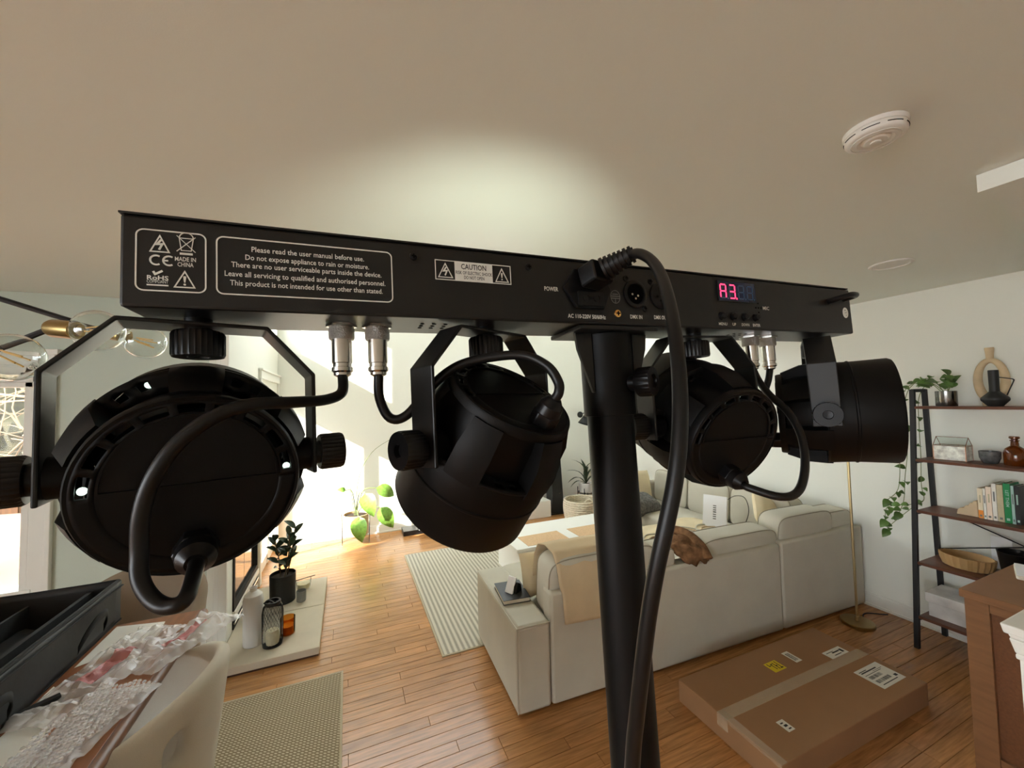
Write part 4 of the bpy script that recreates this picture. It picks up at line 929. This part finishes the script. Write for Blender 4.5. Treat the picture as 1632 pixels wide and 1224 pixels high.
for q, m_ in (('adhe', 'floral_paper'), ('bfgc', 'floral_paper'), ('abcd', 'floral_paper'), ('abfe', 'floral_paper'), ('dcgh', 'thin_glass'), ('ehji', 'thin_glass'), ('fijg', 'thin_glass')):  # near end pane: pale paper put in place of glass to lighten it
    MB().add([cn[k] for k in q], [(0, 1, 2, 3)]).build('pane', m_, tr_, smooth=0, solid=.001)
tag(MB(at(3.72, 1.10, z2)).lathe([(.030, 0), (.034, .003), (.046, .035), (.0475, .075), (.0450, .076), (.043, .036), (.028, .008), (0, .007)], 32).build('dark_tumbler', 'grey_glass'), 'dark grey mottled glass bowl on the second board', 'bowl')
ab = thing('amber_bottle', 'brown glass apothecary bottle with stopper on the second board', 'bottle', (3.72, 1.0, z2)); AM = at(3.73, 1.0, z2)
MB(AM).lathe([(.046, 0), (.048, .004), (.048, .075), (.040, .100), (.018, .118), (.0155, .145), (.020, .148), (.020, .153), (.014, .154)], 32).build('body', 'amber_glass', ab)
MB(AM).lathe([(.012, .14), (.013, .156), (.022, .163), (.022, .172), (.018, .176), (0, .176)], 24).build('stopper', 'amber_glass', ab)
# third board: books
z3 = SH[2]+.0005
be = MB(); be.prism([(0, 0), (.095, 0), (.095, .10), (.078, .10), (.072, .085), (.060, .082), (.055, .066), (.040, .062), (.034, .045), (.016, .042), (.004, .028)], 3.66, 3.74, frame((0, 1.245, z3), (0, -1, 0), (0, 0, 1), (1, 0, 0)))
tag(be.build('cloud_bookend', 'bookend_wood', smooth=0, bevel=.004), 'stepped pale wooden bookend beside the books', 'bookend')
BK = [(.023, .185, 'spine_cream', 'cream paperback with orange foot, first beside the bookend', 'CALM'), (.013, .187, 'spine_white', 'thin white paperback with dark print, second from the bookend', 'NOTES'), (.024, .202, 'spine_pink', 'pale pink paperback between the thin white and tall cream books', 'SALT'), (.020, .226, 'spine_white', 'tall cream-white paperback, fourth from the bookend', 'HOME'), (.027, .222, 'spine_sand', 'sand coloured hardback left of the green book', 'STORIES'), (.029, .235, 'spine_green', 'bright green hardback with pale lettering', 'LET THEM'), (.014, .225, 'spine_mint', 'mint paperback right of the green book', 'TEA'), (.020, .225, 'spine_black', 'black book at the right end of the row', 'NIGHT')]
yb = 1.147
for t_, h_, m_, lab, ti in BK:
    bo = thing('book', lab, 'book', (3.70, yb-t_/2, z3), group='books on the third board')
    e_ = .001; B = MB(); B.bb((3.655, yb-t_+e_, z3), (3.66, yb-e_, z3+h_)); B.bb((3.66, yb-t_+e_, z3), (3.79, yb-t_+e_+.002, z3+h_)); B.bb((3.66, yb-e_-.002, z3), (3.79, yb-e_, z3+h_)); B.build('cover', m_, bo, smooth=0)
    MB().bb((3.66, yb-t_+e_+.002, z3+.003), (3.786, yb-e_-.002, z3+h_-.003)).build('pages', 'page_paper', bo, smooth=0)
    tm_ = MB(); put_text(tm_, ti, t_*.62, frame((3.6546, yb-t_/2, z3+h_*.62), (0, 0, -1), (0, -1, 0), (-1, 0, 0)), h_*.42, bold=.0003)
    pmk = 'spine_mint' if m_ in ('spine_green', 'spine_black') else 'print_grey'
    if ti == 'LET THEM': tm_.build('spine_title', pmk, bo, smooth=0)
    else: MB().bb((3.6545, yb-t_*.66, z3+h_*.52), (3.6551, yb-t_*.34, z3+h_*.78)).build('title_mark', 'spine_sand' if t_ > .022 else pmk, bo, smooth=0)
    MB().bb((3.6544, yb-t_*.72, z3+h_*.06), (3.6551, yb-t_*.28, z3+h_*.12)).build('publisher_mark', pmk, bo, smooth=0)
    if m_ == 'spine_cream': MB().bb((3.6545, yb-t_+e_, z3+.001), (3.6552, yb-e_, z3+h_*.27)).build('spine_band', 'spine_orange', bo, smooth=0)
    yb -= t_
# fourth board
z4 = SH[3]+.0005
wbw = thing('scalloped_bowl', 'carved oval wooden bowl with fluted sides on the fourth board', 'bowl', (3.69, 1.215, z4)); o_ = MB(at(3.685, 1.222, z4)); prof = [(.78, 0), (.86, .004), (.97, .045), (1, .075), (.94, .077), (.86, .035), (.5, .018), (.0, .016)]
vs = []; fs = []; n = 72; k = len(prof)
for i in range(n):
    a_ = 2*PI*i/n; fl2 = 1+.035*math.cos(22*a_)
    for q, (r_, z_) in enumerate(prof): g = fl2 if q < 4 else 1; vs.append((.098*r_*g*math.cos(a_), .125*r_*g*math.sin(a_), z_))
for i in range(n):
    j = (i+1) % n
    for q in range(k-1): fs.append((i*k+q, j*k+q, j*k+q+1, i*k+q+1))
fs.append(tuple(i*k for i in reversed(range(n)))); o_.add(vs, fs).build('bowl', 'bowl_wood', wbw)
MB(at(3.71, 1.02, z4)).lathe([(.058, 0), (.060, .004), (.078, .150), (.080, .158), (.076, .158), (.070, .12), (.0, .11)], 36).build('black_planter', 'gloss_black')
tag(bpy.data.objects['black_planter'], 'glossy black tapered pot on the fourth board', 'pot')
tag(MB().bb((3.838, 1.07, z4), (3.846, 1.16, z4+.20)).build('leaning_card', 'white_card', smooth=0), 'white card standing behind the fluted bowl', 'card')
# bottom board
z5 = SH[4]+.0005
gb = thing('keepsake_box', 'grey marbled cardboard storage box with lid on the lowest board', 'box', (3.66, 1.22, z5))
MB().bb((3.565, 1.055, z5), (3.775, 1.375, z5+.105)).build('carton', 'marble_card', gb, smooth=0, bevel=.002)
MB().bb((3.554, 1.044, z5+.092), (3.786, 1.386, z5+.152)).build('lid', 'marble_card', gb, smooth=0, bevel=.003)

# ------------------------------------------------------------------ far end of the living room
ap = thing('potted_alocasia', 'leafy plant in a wicker pot inside a glass cylinder by the sunlit wall', 'potted plant', (.095, 5.2, 0))
AM = at(.095, 5.2, 0)
MB(AM).lathe([(.150, .001), (.158, .006), (.163, .37), (.159, .37), (.154, .012), (.0, .010)], 40, caps=False).build('glass_cylinder', 'thin_glass', ap)
MB(AM).lathe([(.13, .11), (.145, .125), (.150, .36), (.140, .365), (.138, .34), (.0, .335)], 36).build('inner_pot', 'cane', ap)
MB(AM).lathe([(.138, .342), (.0, .348)], 24, caps=False).build('soil', 'soil', ap)
AL = leaf_mesh('broad_leaf', 'leaf_bright', 1, .62, .2, True)
for tip, ld, sz in (((.20, 5.10, .62), (.25, -.35, -.75), .30), ((.33, 5.16, .66), (.7, .1, -.4), .26), ((.37, 5.14, .42), (.45, -.2, -.75), .30), ((.12, 5.07, .36), (.1, -.3, -.9), .30), ((-.02, 5.2, .66), (-.5, -.1, .1), .10)):
    st_ = catmull([V((.095, 5.2, .34)), V((.095+(tip[0]-.095)*.35, 5.19, .34+(tip[2]-.34)*.75+.05)), V(tip)], 6); MB().tube(st_, .006, 6).build('stalk', 'stem_green', ap)
    leaf_at(AL, ap, tip, ld, sz, up=(-.2, -.9, .5))
for pts in ([(.09, 5.2, .34), (.13, 5.17, .8), (.28, 5.15, 1.1), (.52, 5.15, 1.26)], [(.08, 5.2, .34), (.03, 5.17, .7), (-.06, 5.15, 1.04)]): MB().tube([V(p) for p in pts], lambda t: .005*(1-.6*t), 6, 6).build('stalk', 'stem_green', ap)
leaf_at(AL, ap, (-.05, 5.15, 1.04), (-1, 0, .1), .17, up=(0, -.6, 1), width=.5)
mc = thing('media_console', 'low white media console with black plinth on the far wall', 'console', (1.7, 5.25, 0))
MB().bb((.66, 5.20, .001), (2.72, 5.42, .06)).build('plinth', 'tv_black', mc, smooth=0)
MB().bb((.85, 5.16, .06), (1.78, 5.44, .235)).build('cabinet_unit', 'white_lacquer', mc, smooth=0, bevel=.003); MB().bb((1.785, 5.10, .002), (2.74, 5.44, .235)).build('cabinet_unit', 'white_lacquer', mc, smooth=0, bevel=.003)
ts = thing('tower_speaker', 'slim black tower speaker beside the media console', 'speaker', (2.9, 5.25, 0))
MB().add([(2.80, 5.16, .02), (3.0, 5.16, .02), (3.0, 5.36, .02), (2.80, 5.36, .02), (2.82, 5.18, .9), (2.965, 5.18, .9), (2.965, 5.36, .9), (2.82, 5.36, .9)], [(3, 2, 1, 0), (4, 5, 6, 7), (0, 1, 5, 4), (1, 2, 6, 5), (2, 3, 7, 6), (3, 0, 4, 7)]).build('cabinet', 'tv_black', ts, smooth=0, bevel=.005)
MB().bb((2.78, 5.14, .001), (3.03, 5.38, .02)).build('base', 'tv_black', ts, smooth=0); MB().bb((2.91, 5.157, .30), (2.95, 5.163, .312)).build('badge', 'pewter', ts, smooth=0)
bs = thing('rope_basket', 'chunky cream rope basket on the floor behind the coffee table', 'basket', (3.10, 4.85, 0)); r_ = .0
for i in range(9):
    zz = .018+i*.030; rr = .225+.02*math.sin(i/8*PI*.8); vs_ = []
    pts = [(3.10+rr*math.cos(2*PI*k/60), 4.85+rr*math.sin(2*PI*k/60), zz+.004*(1 if k % 2 else -1)) for k in range(61)]
    MB().tube(pts, lambda t: .0165+.003*math.cos(t*2*PI*30), 8, caps=False).build('rope_coil', 'woven_rope', bs)
MB().lathe([(.21, .004), (0, .004)], 30, at(3.10, 4.85, 0), caps=False).build('bottom', 'woven_rope', bs)
MB().tube([(3.03, 4.64, .25), (3.05, 4.635, .30), (3.10, 4.63, .305), (3.14, 4.635, .26)], .014, 8, 5).build('handle', 'woven_rope', bs)
psd = thing('plant_stand', 'thin black wire plant stand near the far corner', 'plant stand', (3.42, 5.2, 0))
for a_ in range(4):
    cx, cy = 3.42+.13*math.cos(PI/4+a_*PI/2), 5.2+.13*math.sin(PI/4+a_*PI/2); MB().tube([(cx, cy, .0), (cx, cy, .34)], .007, 6).build('leg', 'frame_black', psd)
MB().tube([(3.42+.13*math.cos(k*PI/12+PI/4), 5.2+.13*math.sin(k*PI/12+PI/4), .26) for k in range(25)], .007, 6).tube([(3.33, 5.11, .26), (3.51, 5.29, .26)], .006, 6).tube([(3.33, 5.29, .26), (3.51, 5.11, .26)], .006, 6).build('ring', 'frame_black', psd)
op = thing('potted_dracaena', 'spiky dark green plant in a white pot on the wire stand', 'potted plant', (3.42, 5.2, .267))
OM = at(3.42, 5.2, .267)
MB(OM).lathe([(.085, 0), (.10, .004), (.11, .14), (.104, .142), (.10, .12), (0, .115)], 32).build('pot', 'white_vase', op)
MB(OM).lathe([(.1, .118), (0, .12)], 20, caps=False).build('soil', 'soil', op)
SL = leaf_mesh('strap_leaf', 'leaf_dark', 1, .13, .3)
for d_, s_ in (((-1, -.2, .35), .38), ((-.8, .1, .75), .40), ((-.45, 0, 1), .48), ((.3, -.1, 1), .42), ((.7, 0, .8), .40), ((-1, -.1, .1), .3), ((.9, .2, .3), .34), ((-.2, -.5, .9), .4), ((.1, .4, 1), .42)): leaf_at(SL, op, (3.42, 5.2, .38), d_, s_)
sc_ = thing('wall_sconce', 'small black cone wall lamp on the far wall', 'wall lamp', (3.5, 5.45, 1.38))
MB().lathe([(.03, .16), (.10, 0), (.098, 0), (.026, .158)], 28, Matrix.Translation((3.46, 5.26, 1.31)) @ Matrix.Rotation(.35, 4, 'Y'), caps=False).build('shade', 'frame_black', sc_)
MB().tube([(3.50, 5.26, 1.46), (3.54, 5.36, 1.48), (3.54, 5.495, 1.45)], .008, 8, 4).build('arm', 'frame_black', sc_); MB().cyl((3.54, 5.485, 1.45), (3.54, 5.499, 1.45), .05, n=24).build('wall_plate', 'frame_black', sc_)

# ------------------------------------------------------------------ fireplace and hearth
fp = thing('fireplace', 'dark glazed fireplace insert in the left wall above the hearth', 'fireplace', (XL, 3.92, .06))
MB().bb((XL-.4, 3.5, .06), (XL-.36, 4.33, 1.02)).bb((XL-.4, 3.48, .06), (XL-.01, 3.5, 1.02)).bb((XL-.4, 4.33, .06), (XL-.01, 4.35, 1.02)).bb((XL-.4, 3.5, 1.0), (XL-.01, 4.33, 1.02)).bb((XL-.4, 3.5, .06), (XL-.01, 4.33, .07)).build('firebox', 'firebox', fp, smooth=0)
for a_, b_ in ((3.53, 3.91), (3.92, 4.30)): MB().bb((XL-.02, a_, .24), (XL-.012, b_, .97)).build('glass_door', 'fire_glass', fp, smooth=0)
fm = MB(); fm.bb((XL-.02, 3.5, .20), (XL+.012, 4.33, .24)); fm.bb((XL-.02, 3.5, .97), (XL+.012, 4.33, 1.0)); fm.bb((XL-.02, 3.5, .24), (XL+.012, 3.53, .97)); fm.bb((XL-.02, 4.30, .24), (XL+.012, 4.33, .97)); fm.build('frame', 'firebox', fp, smooth=0)
MB().bb((XL-.01, 3.5, .105), (XL+.02, 4.33, .12)).build('sill_trim', 'nickel', fp, smooth=0, bevel=.003); MB().bb((XL-.01, 3.5, .155), (XL+.022, 4.33, .20)).build('lower_trim', 'white_trim', fp, smooth=0, bevel=.004)
MB().bb((XL-.015, 3.5, .07), (XL+.01, 4.33, .155)).build('kick_panel', 'firebox', fp, smooth=0)
ht = tag(MB().bb((-1.05, 3.035, .0), (-.185, 4.205, .012)).build('hearth', 'subfloor', smooth=0), 'pale stone hearth of two slabs in front of the fireplace', 'hearth')
ht['label'] = 'pale stone hearth of two slabs in front of the fireplace'
for a_, b_ in ((3.03, 3.648), (3.652, 4.21)): MB().bb((-1.05 if a_ < 3.1 else XL+.002, a_, .012), (-.18, b_, .06)).build('slab', 'hearth_stone', ht, smooth=0, bevel=.004) if a_ > 3.1 else MB().prism([(-1.05, a_), (-.18, a_), (-.18, b_), (XL+.002, b_), (XL+.002, YD-.03), (-1.05, YD-.03)], .012, .06).build('slab', 'hearth_stone', ht, smooth=0, bevel=.004)
zh = .0605
tag(MB(at(-.605, 3.262, zh)).lathe([(.056, 0), (.060, .004), (.062, .30), (.055, .335), (.034, .355), (.022, .360), (.021, .375), (.024, .385), (.018, .385), (.016, .36), (0, .35)], 36).build('bottle_vase', 'white_vase'), 'tall matte white bottle vase on the hearth', 'vase')
ln = thing('glass_lantern', 'smoked glass lantern with wire mesh and a cream candle on the hearth', 'lantern', (-.487, 3.205, zh)); LM = at(-.478, 3.195, zh)
MB(LM).lathe([(.05, .001), (.058, .004), (.064, .03), (.066, .22), (.058, .262), (.047, .275)], 36, caps=False).build('glass', 'thin_smoke', ln)
MB(LM).lathe([(.040, .272), (.049, .272), (.050, .292), (.047, .296), (.038, .296)], 32, caps=False).build('neck_ring', 'frame_black', ln); MB(LM).lathe([(.058, .0), (.06, .008), (.0, .009)], 32).build('foot', 'frame_black', ln)
me_ = MB(LM)
for k in range(20):
    for s_ in (-1, 1): me_.tube([(.0605*math.cos(a_), .0605*math.sin(a_), z_) for a_, z_ in [(2*PI*k/20+s_*q*.12, .12+q*.016) for q in range(9)]], .0008, 4)
me_.build('wire_mesh', 'frame_black', ln)
MB(LM).tube([(-.05, -.01, .29), (-.02, -.02, .31), (.02, -.035, .285)], .006, 8, 4).build('handle', 'frame_black', ln)
cdm = MB(LM); vs = []; fs = []; n = 36; k = 6; pr_ = [(.0, .009), (.036, .009), (.040, .03), (.040, .08), (.034, .10), (.0, .104)]
for i in range(n):
    a_ = 2*PI*i/n
    for q, (r_, z_) in enumerate(pr_): g = 1+.06*math.cos(12*a_+z_*40); vs.append((r_*g*math.cos(a_), r_*g*math.sin(a_), z_))
for i in range(n):
    j = (i+1) % n
    for q in range(k-1): fs.append((i*k+q, j*k+q, j*k+q+1, i*k+q+1))
cdm.add(vs, fs).build('candle', 'candle_wax', ln)
ac = thing('amber_candle', 'amber glass candle jar on the hearth beside the lantern', 'candle', (-.40, 3.30, zh)); AC = at(-.400, 3.30, zh)
MB(AC).lathe([(.044, 0), (.047, .004), (.0485, .115), (.046, .115), (.044, .008), (0, .007)], 32, caps=False).build('jar', 'thin_amber', ac); MB(AC).lathe([(.043, .009), (.0435, .06), (.0, .061)], 28).build('wax', 'candle_wax', ac)
rp = thing('rubber_plant', 'rubber plant in a matte black pot on the hearth', 'potted plant', (-.505, 3.86, zh)); RM = at(-.505, 3.86, zh)
MB(RM).lathe([(.092, 0), (.095, .004), (.098, .225), (.094, .228), (.092, .20), (0, .195)], 36).build('pot', 'black_ceramic', rp); MB(RM).lathe([(.091, .2), (0, .203)], 20, caps=False).build('soil', 'soil', rp)
RL = leaf_mesh('rubber_leaf', 'leaf_dark', 1, .46, .15); r5 = random.Random(9)
for tx_, ty_, th_ in ((-.06, .0, .36), (.05, -.02, .40), (.09, .02, .44)):
    b0 = V((-.505+tx_*.3, 3.86+ty_, .255)); b1 = V((-.505+tx_, 3.86+ty_, .20+th_)); MB().tube([b0, (b0+b1)/2+V((.01, 0, 0)), b1], .005, 6, 4).build('stem', 'stem_brown', rp)
    for k in range(9):
        t_ = .2+.8*k/8; a_ = k*2.4+tx_*30; leaf_at(RL, rp, b0+(b1-b0)*t_, (math.cos(a_), math.sin(a_)*.8, .45+.5*t_), r5.uniform(.095, .125), up=(.1, -.5, .8))
tag(MB(at(-.36, 3.79, zh)).lathe([(.033, 0), (.036, .003), (.038, .085), (.034, .086), (.032, .02), (0, .018)], 28).build('stoneware_cup', 'grey_ceramic'), 'small grey stoneware cup in front of the black pot', 'cup')
gbw = thing('glass_votive', 'low pale glass bowl with a stick across it on the hearth', 'bowl', (-.365, 4.03, zh)); GB = at(-.365, 4.03, zh)
MB(GB).lathe([(.045, 0), (.055, .004), (.062, .085), (.059, .085), (.052, .008), (0, .007)], 32, caps=False).build('bowl', 'thin_glass', gbw); MB(GB).lathe([(.05, .01), (.054, .05), (0, .052)], 24).build('wax', 'candle_wax', gbw)
MB(GB).tube([(-.07, -.03, .09), (.09, .02, .092)], .004, 6).build('stick', 'frame_black', gbw)

# ------------------------------------------------------------------ dining corner
dt = thing('dining_table', 'brown wooden dining table with rounded edge strewn with packing plastic', 'table', (-1.1, 1.5, 0))
MB().bb((-1.62, .5, .722), (-.635, 2.315, .75)).build('table_top', 'table_wood', dt, smooth=0, bevel=.006)
MB().tube([(-.628, .5, .735), (-.628, 2.31, .735)], .019, 12).build('edge_roll', 'table_edge', dt)
for x_ in (-1.5, -.75):
    for y_ in (.65, 2.17): MB().cyl((x_, y_, .0095), (x_, y_, .722), .022, .034, 16).build('leg', 'table_edge', dt)
# open fabric carry case on the table
cc = thing('equipment_case', 'long black fabric carry case standing open on the dining table', 'case', (-1.15, 1.8, .7505))
KX0, KX1, KY0, KY1, KZ0, KZ1 = -1.36, -.945, 1.05, 2.365, .7508, .925; wl_ = .022
KM = at(0, 0, 0)
def wob(x, y, z): return .006*noise.noise((x*4, y*5, z*9))
def side(a_, b_, n_):
    def fn(u, v): x = a_[0]+(b_[0]-a_[0])*u; y = a_[1]+(b_[1]-a_[1])*u; z = KZ0+.004+(KZ1-KZ0-.004)*v; return (x+wob(x, y, z), y+wob(y, x, z), z)
    MB().grid(fn, 26, 8).build(n_, 'case_nylon', cc, solid=.014, smooth=60)
side((KX1-.01, KY0), (KX1-.01, KY1), 'long_side'); side((KX0+.01, KY1), (KX0+.01, KY0), 'long_side'); side((KX1-.01, KY1-.008), (KX0+.01, KY1-.008), 'end_panel'); side((KX0+.01, KY0+.008), (KX1-.01, KY0+.008), 'end_panel')
MB().bb((KX0, KY0, KZ0), (KX1, KY1, KZ0+.006)).build('floor_panel', 'case_inner', cc, smooth=0)
MB().bb((KX1-.10, KY0+.03, KZ0+.006), (KX1-.085, KY1-.03, KZ1-.02)).bb((KX0+.12, KY0+.03, KZ0+.006), (KX0+.13, KY1-.03, KZ1-.04)).build('divider', 'case_inner', cc, smooth=0)
MB().tube([(KX1-.01, KY0, KZ1), (KX1-.01, KY1-.008, KZ1), (KX0+.01, KY1-.008, KZ1), (KX0+.01, KY0, KZ1)], .0085, 8).tube([(KX1+.002, KY0, KZ1-.022), (KX1+.002, KY1, KZ1-.022)], .004, 6).build('zip_rim', 'case_strap', cc)
for y_ in (1.62, 2.12):
    def strap(u, v, y_=y_): a_ = PI*u; return (KX1+.008+.05*math.sin(a_)*.6, y_+.085*-math.cos(a_)+.0, KZ1-.13+.085*math.sin(a_)+.03*(v-.5))
    MB().grid(strap, 18, 2).build('carry_handle', 'case_strap', cc, solid=.004)
MB().grid(lambda u, v: (KX0+.10+.22*u+.02*noise.noise((u*5, v*8, 1)), KY0+.1+1.1*v, KZ0+.02+.10*math.sin(u*PI)*(.6+.4*noise.noise((u*3, v*4, 5)))), 10, 24).build('inner_cloth', 'case_inner', cc, solid=.004)
# papers, film and bubble wrap
def sheet(name, label, m, poly, z, cat, solid=.001):
    return tag(MB().prism(poly, z, z+solid).build(name, m, smooth=0), label, cat)
sheet('paper_sheet', 'white paper sheet lying on the table next to the case', 'paper_white', [(-.93, 2.20), (-.93, 2.29), (-.75, 2.25), (-.73, 2.12), (-.93, 2.0)], .7508, 'paper')
sheet('liner_sheet', 'long off-white liner sheet at the near end of the table', 'paper_white', [(-.935, 1.2), (-.935, 1.90), (-.86, 1.82), (-.80, 1.55), (-.80, 1.2)], .7508, 'paper')
sheet('woven_mat', 'blue and white striped mat corner at the bottom left', 'stripe_blue', [(-.86, 1.38), (-.81, 1.49), (-.70, 1.46), (-.72, 1.35)], .7522, 'mat', .003)
def crumple(name, label, m, cx, cy, w, l, rz, amp, seed, z0=.755, red=False, thick=.0):
    root = thing(name, label, 'packaging', (cx, cy, z0)); Mx = at(cx, cy, z0) @ Matrix.Rotation(rz, 4, 'Z')
    def fn(u, v, k=0):
        x, y = (u-.5)*w, (v-.5)*l; e = min(1, 6*min(u, 1-u, v, 1-v)+.25)
        n1 = noise.noise((x*9+seed, y*9, k)); n2 = noise.noise((x*24+seed, y*24, k+3)); n3 = abs(noise.noise((x*15+seed*2, y*12, k+9)))
        return (x*(1+.18*noise.noise((y*7, seed, 2)))+.012*n2, y+.015*n1, .006+amp*e*(.35+.8*n3+.5*n1*.6)+.022*abs(n2)*e+.008*abs(noise.noise((x*48+seed, y*40, 1)))+thick*k)
    a_ = MB(Mx).grid(fn, 40, 56)
    zmin = min(p.z for p in a_.v); a_.v = [V((p.x, p.y, p.z-zmin+z0-.002)) for p in a_.v]; a_.build('film', m, root, smooth=22)
    if red:
        b_ = MB(Mx).grid(lambda u, v: (lambda q: (q[0], q[1], q[2]+.004))(fn(.40+.30*u, .30+.35*v)), 16, 20); b_.v = [V((p.x, p.y, p.z-zmin+z0-.002)) for p in b_.v]; b_.build('printed_patch', 'print_red', root, smooth=22)
    return root
crumple('film_bag', 'crumpled clear plastic bag with red print at the far end of the table', 'plastic_film', -.61, 2.03, .17, .40, -.55, .055, 2.0, red=True)
crumple('film_sheet', 'crumpled clear plastic film beside the black case', 'plastic_film', -.80, 1.93, .20, .55, -.25, .04, 7.3, z0=.757, red=True)
bw = crumple('bubble_wrap', 'folded silvery bubble wrap at the near end of the table', 'bubble_film', -.735, 1.56, .17, .44, -.30, .015, 4.1, z0=.757, thick=.008)
bbm = MB(at(-.735, 1.56, .757) @ Matrix.Rotation(-.30, 4, 'Z')); r6 = random.Random(2)
for i in range(11):
    for j in range(30): bbm.lathe([(.0062, 0), (.0052, .004), (.0, .0055)], 6, at((i-5)*.0145+(.007 if j % 2 else 0), (j-15)*.0138, .026+.006*math.sin(i*.9+j*.5)+r6.uniform(0, .003)))
tag(bbm.build('bubbles', 'bubble_film', bw), kind='stuff')
tag(MB().tube([(-.99, 1.66, .764), (-.935, 1.74, .764), (-.87, 1.80, .764)], .014, 8).build('black_strap', 'case_strap'), 'flat black strap end lying beside the case', 'strap')
tag(MB().tube([(-.93, 1.79, .762), (-.86, 1.85, .764), (-.80, 1.86, .764), (-.83, 1.78, .764), (-.88, 1.77, .762)], .002, 6, 5).build('thin_cord', 'rubber_black'), 'thin black cord looped over the clear film', 'cord')
# upholstered dining chairs
def tub_chair(label, x, y, rz, m='chair_fabric', top=.82, hole=True):
    ch = thing('dining_chair', label, 'chair', (x, y, .0095), rz, group='upholstered dining chairs')
    CMx = at(x, y, .0) @ Matrix.Rotation(rz, 4, 'Z')
    def shell(u, v):      # opens towards -x, back at +x
        a_ = (u-.5)*2*math.radians(118); c_ = math.cos(a_/1.35); drop = (1-abs(2*u-1)**1.6)
        zt = .55+(top-.55)*max(0, drop)**.75; z = .36+(zt-.36)*v
        r_ = .235+.035*v; bulge = .02*v*max(0, math.cos(a_))
        return ((r_+bulge)*math.cos(a_)*1.0, r_*1.06*math.sin(a_), z)
    sk = (lambda i, j: hole and j in (5, 6) and i == 8) 
    MB(CMx).grid(shell, 24, 9, sk).build('back_shell', m, ch, smooth=80, solid=.05, sub=2)
    MB(CMx).soft((-.02, 0, .41), (.47, .44, .12), .4, e2=.45).build('seat', m, ch)
    for sx in (-1, 1):
        for sy in (-1, 1): MB(CMx).cyl((sx*.13-.01, sy*.13, .37), (sx*.19-.01, sy*.19, .0095), .017, .011, 12).build('leg', 'table_edge', ch)
    return ch
tub_chair('beige upholstered dining chair on the table side facing the fireplace rug', -.71, 1.75, -.1)
tub_chair('beige upholstered dining chair nearest the camera at the bottom edge', -.72, 1.10, -.05, hole=False, top=.80)
tub_chair('beige upholstered dining chair, colour darkened for shade, at the far end of the table', -1.02, 2.66, 1.57, 'chair_fabric_shaded', hole=False)
# rod chandelier with globe bulbs
cl = thing('rod_chandelier', 'black rod chandelier with brass sockets and clear globe bulbs', 'chandelier', (-1.15, 1.30, 1.55))
MB().tube([(-1.15, 1.30, 1.56), (-1.15, 1.30, CEIL-.02)], .009, 10).build('stem', 'frame_black', cl); MB().cyl((-1.15, 1.30, CEIL-.025), (-1.15, 1.30, CEIL-.001), .06, n=24).build('ceiling_rose', 'frame_black', cl)
def bulb(hub, s0, s1, c, r):
    s0, s1, c = V(s0), V(s1), V(c); d = (s1-s0).normalized()
    MB().tube([hub, tuple(s0)], .0065, 8).build('rod', 'frame_black', cl)
    MB(frame(s0, *( lambda q: (q.col[0], q.col[1], q.col[2]))(d.to_track_quat('Z', 'Y').to_matrix()))).lathe([(.004, -.006), (.016, -.004), (.0195, .004), (.0195, (s1-s0).length), (.014, (s1-s0).length)], 20).build('socket', 'old_brass', cl)
    L = (c-s1).length; Mb = frame(s1, *(lambda q: (q.col[0], q.col[1], q.col[2]))((c-s1).to_track_quat('Z', 'Y').to_matrix()))
    prof = [(.013, -.004), (.013, .012)]+[(r*math.sin(t_), L-r*math.cos(t_)) for t_ in [.42+(PI-.42)*q/14 for q in range(15)]]
    g = MB(Mb).lathe(prof, 28).build('globe_bulb', 'clear_glass', cl, solid=.0012, smooth=60)
    fm_ = MB(Mb); 
    for k in range(4): a_ = k*PI/2+.4; fm_.tube([(.006*math.cos(a_), .006*math.sin(a_), L-r*.55), (.011*math.cos(a_), .011*math.sin(a_), L+r*.5)], .0016, 6)
    fm_.build('filament', 'filament', g); MB(Mb).tube([(0, 0, 0), (0, 0, L-r*.5)], .0035, 6).build('glass_stem', 'bulb_glass', g)
bulb((-1.15, 1.30, 1.606), (-.594, 1.168, 1.881), (-.545, 1.1475, 1.8745), (-.500, 1.128, 1.873), .044)
bulb((-1.15, 1.30, 2.11), (-.590, 1.404, 1.908), (-.560, 1.392, 1.899), (-.510, 1.371, 1.884), .045)
bulb((-1.15, 1.30, 1.75), (-.680, 1.098, 1.842), (-.640, 1.081, 1.825), (-.595, 1.063, 1.805), .045)
bulb((-1.15, 1.30, 1.95), (-1.62, 1.2, 1.98), (-1.66, 1.19, 1.98), (-1.71, 1.18, 1.98), .045)

# beam of the third stage light on the ceiling
for n_, col_, en, off_, ang in (('led_beam', (.88, 1, .84), 32, (.0, 0, -.10), 84), ('led_beam_magenta', (1, .68, .95), 14, (.03, 0, -.14), 46)):
    sl_ = bpy.data.lights.new(n_, 'SPOT'); sl_.energy = en; sl_.color = col_; sl_.spot_size = math.radians(ang); sl_.spot_blend = 1; sl_.shadow_soft_size = .05
    so_ = bpy.data.objects.new(n_, sl_); COL.objects.link(so_); p_ = L3 @ V((0, LF+.004, 0)); dv = (L3.to_3x3() @ V((off_[0], 1, off_[2]))).normalized()
    so_.parent = th3; so_.matrix_local = ROOTM[th3.name].inverted() @ (Matrix.Translation(p_) @ dv.to_track_quat('-Z', 'Y').to_matrix().to_4x4())
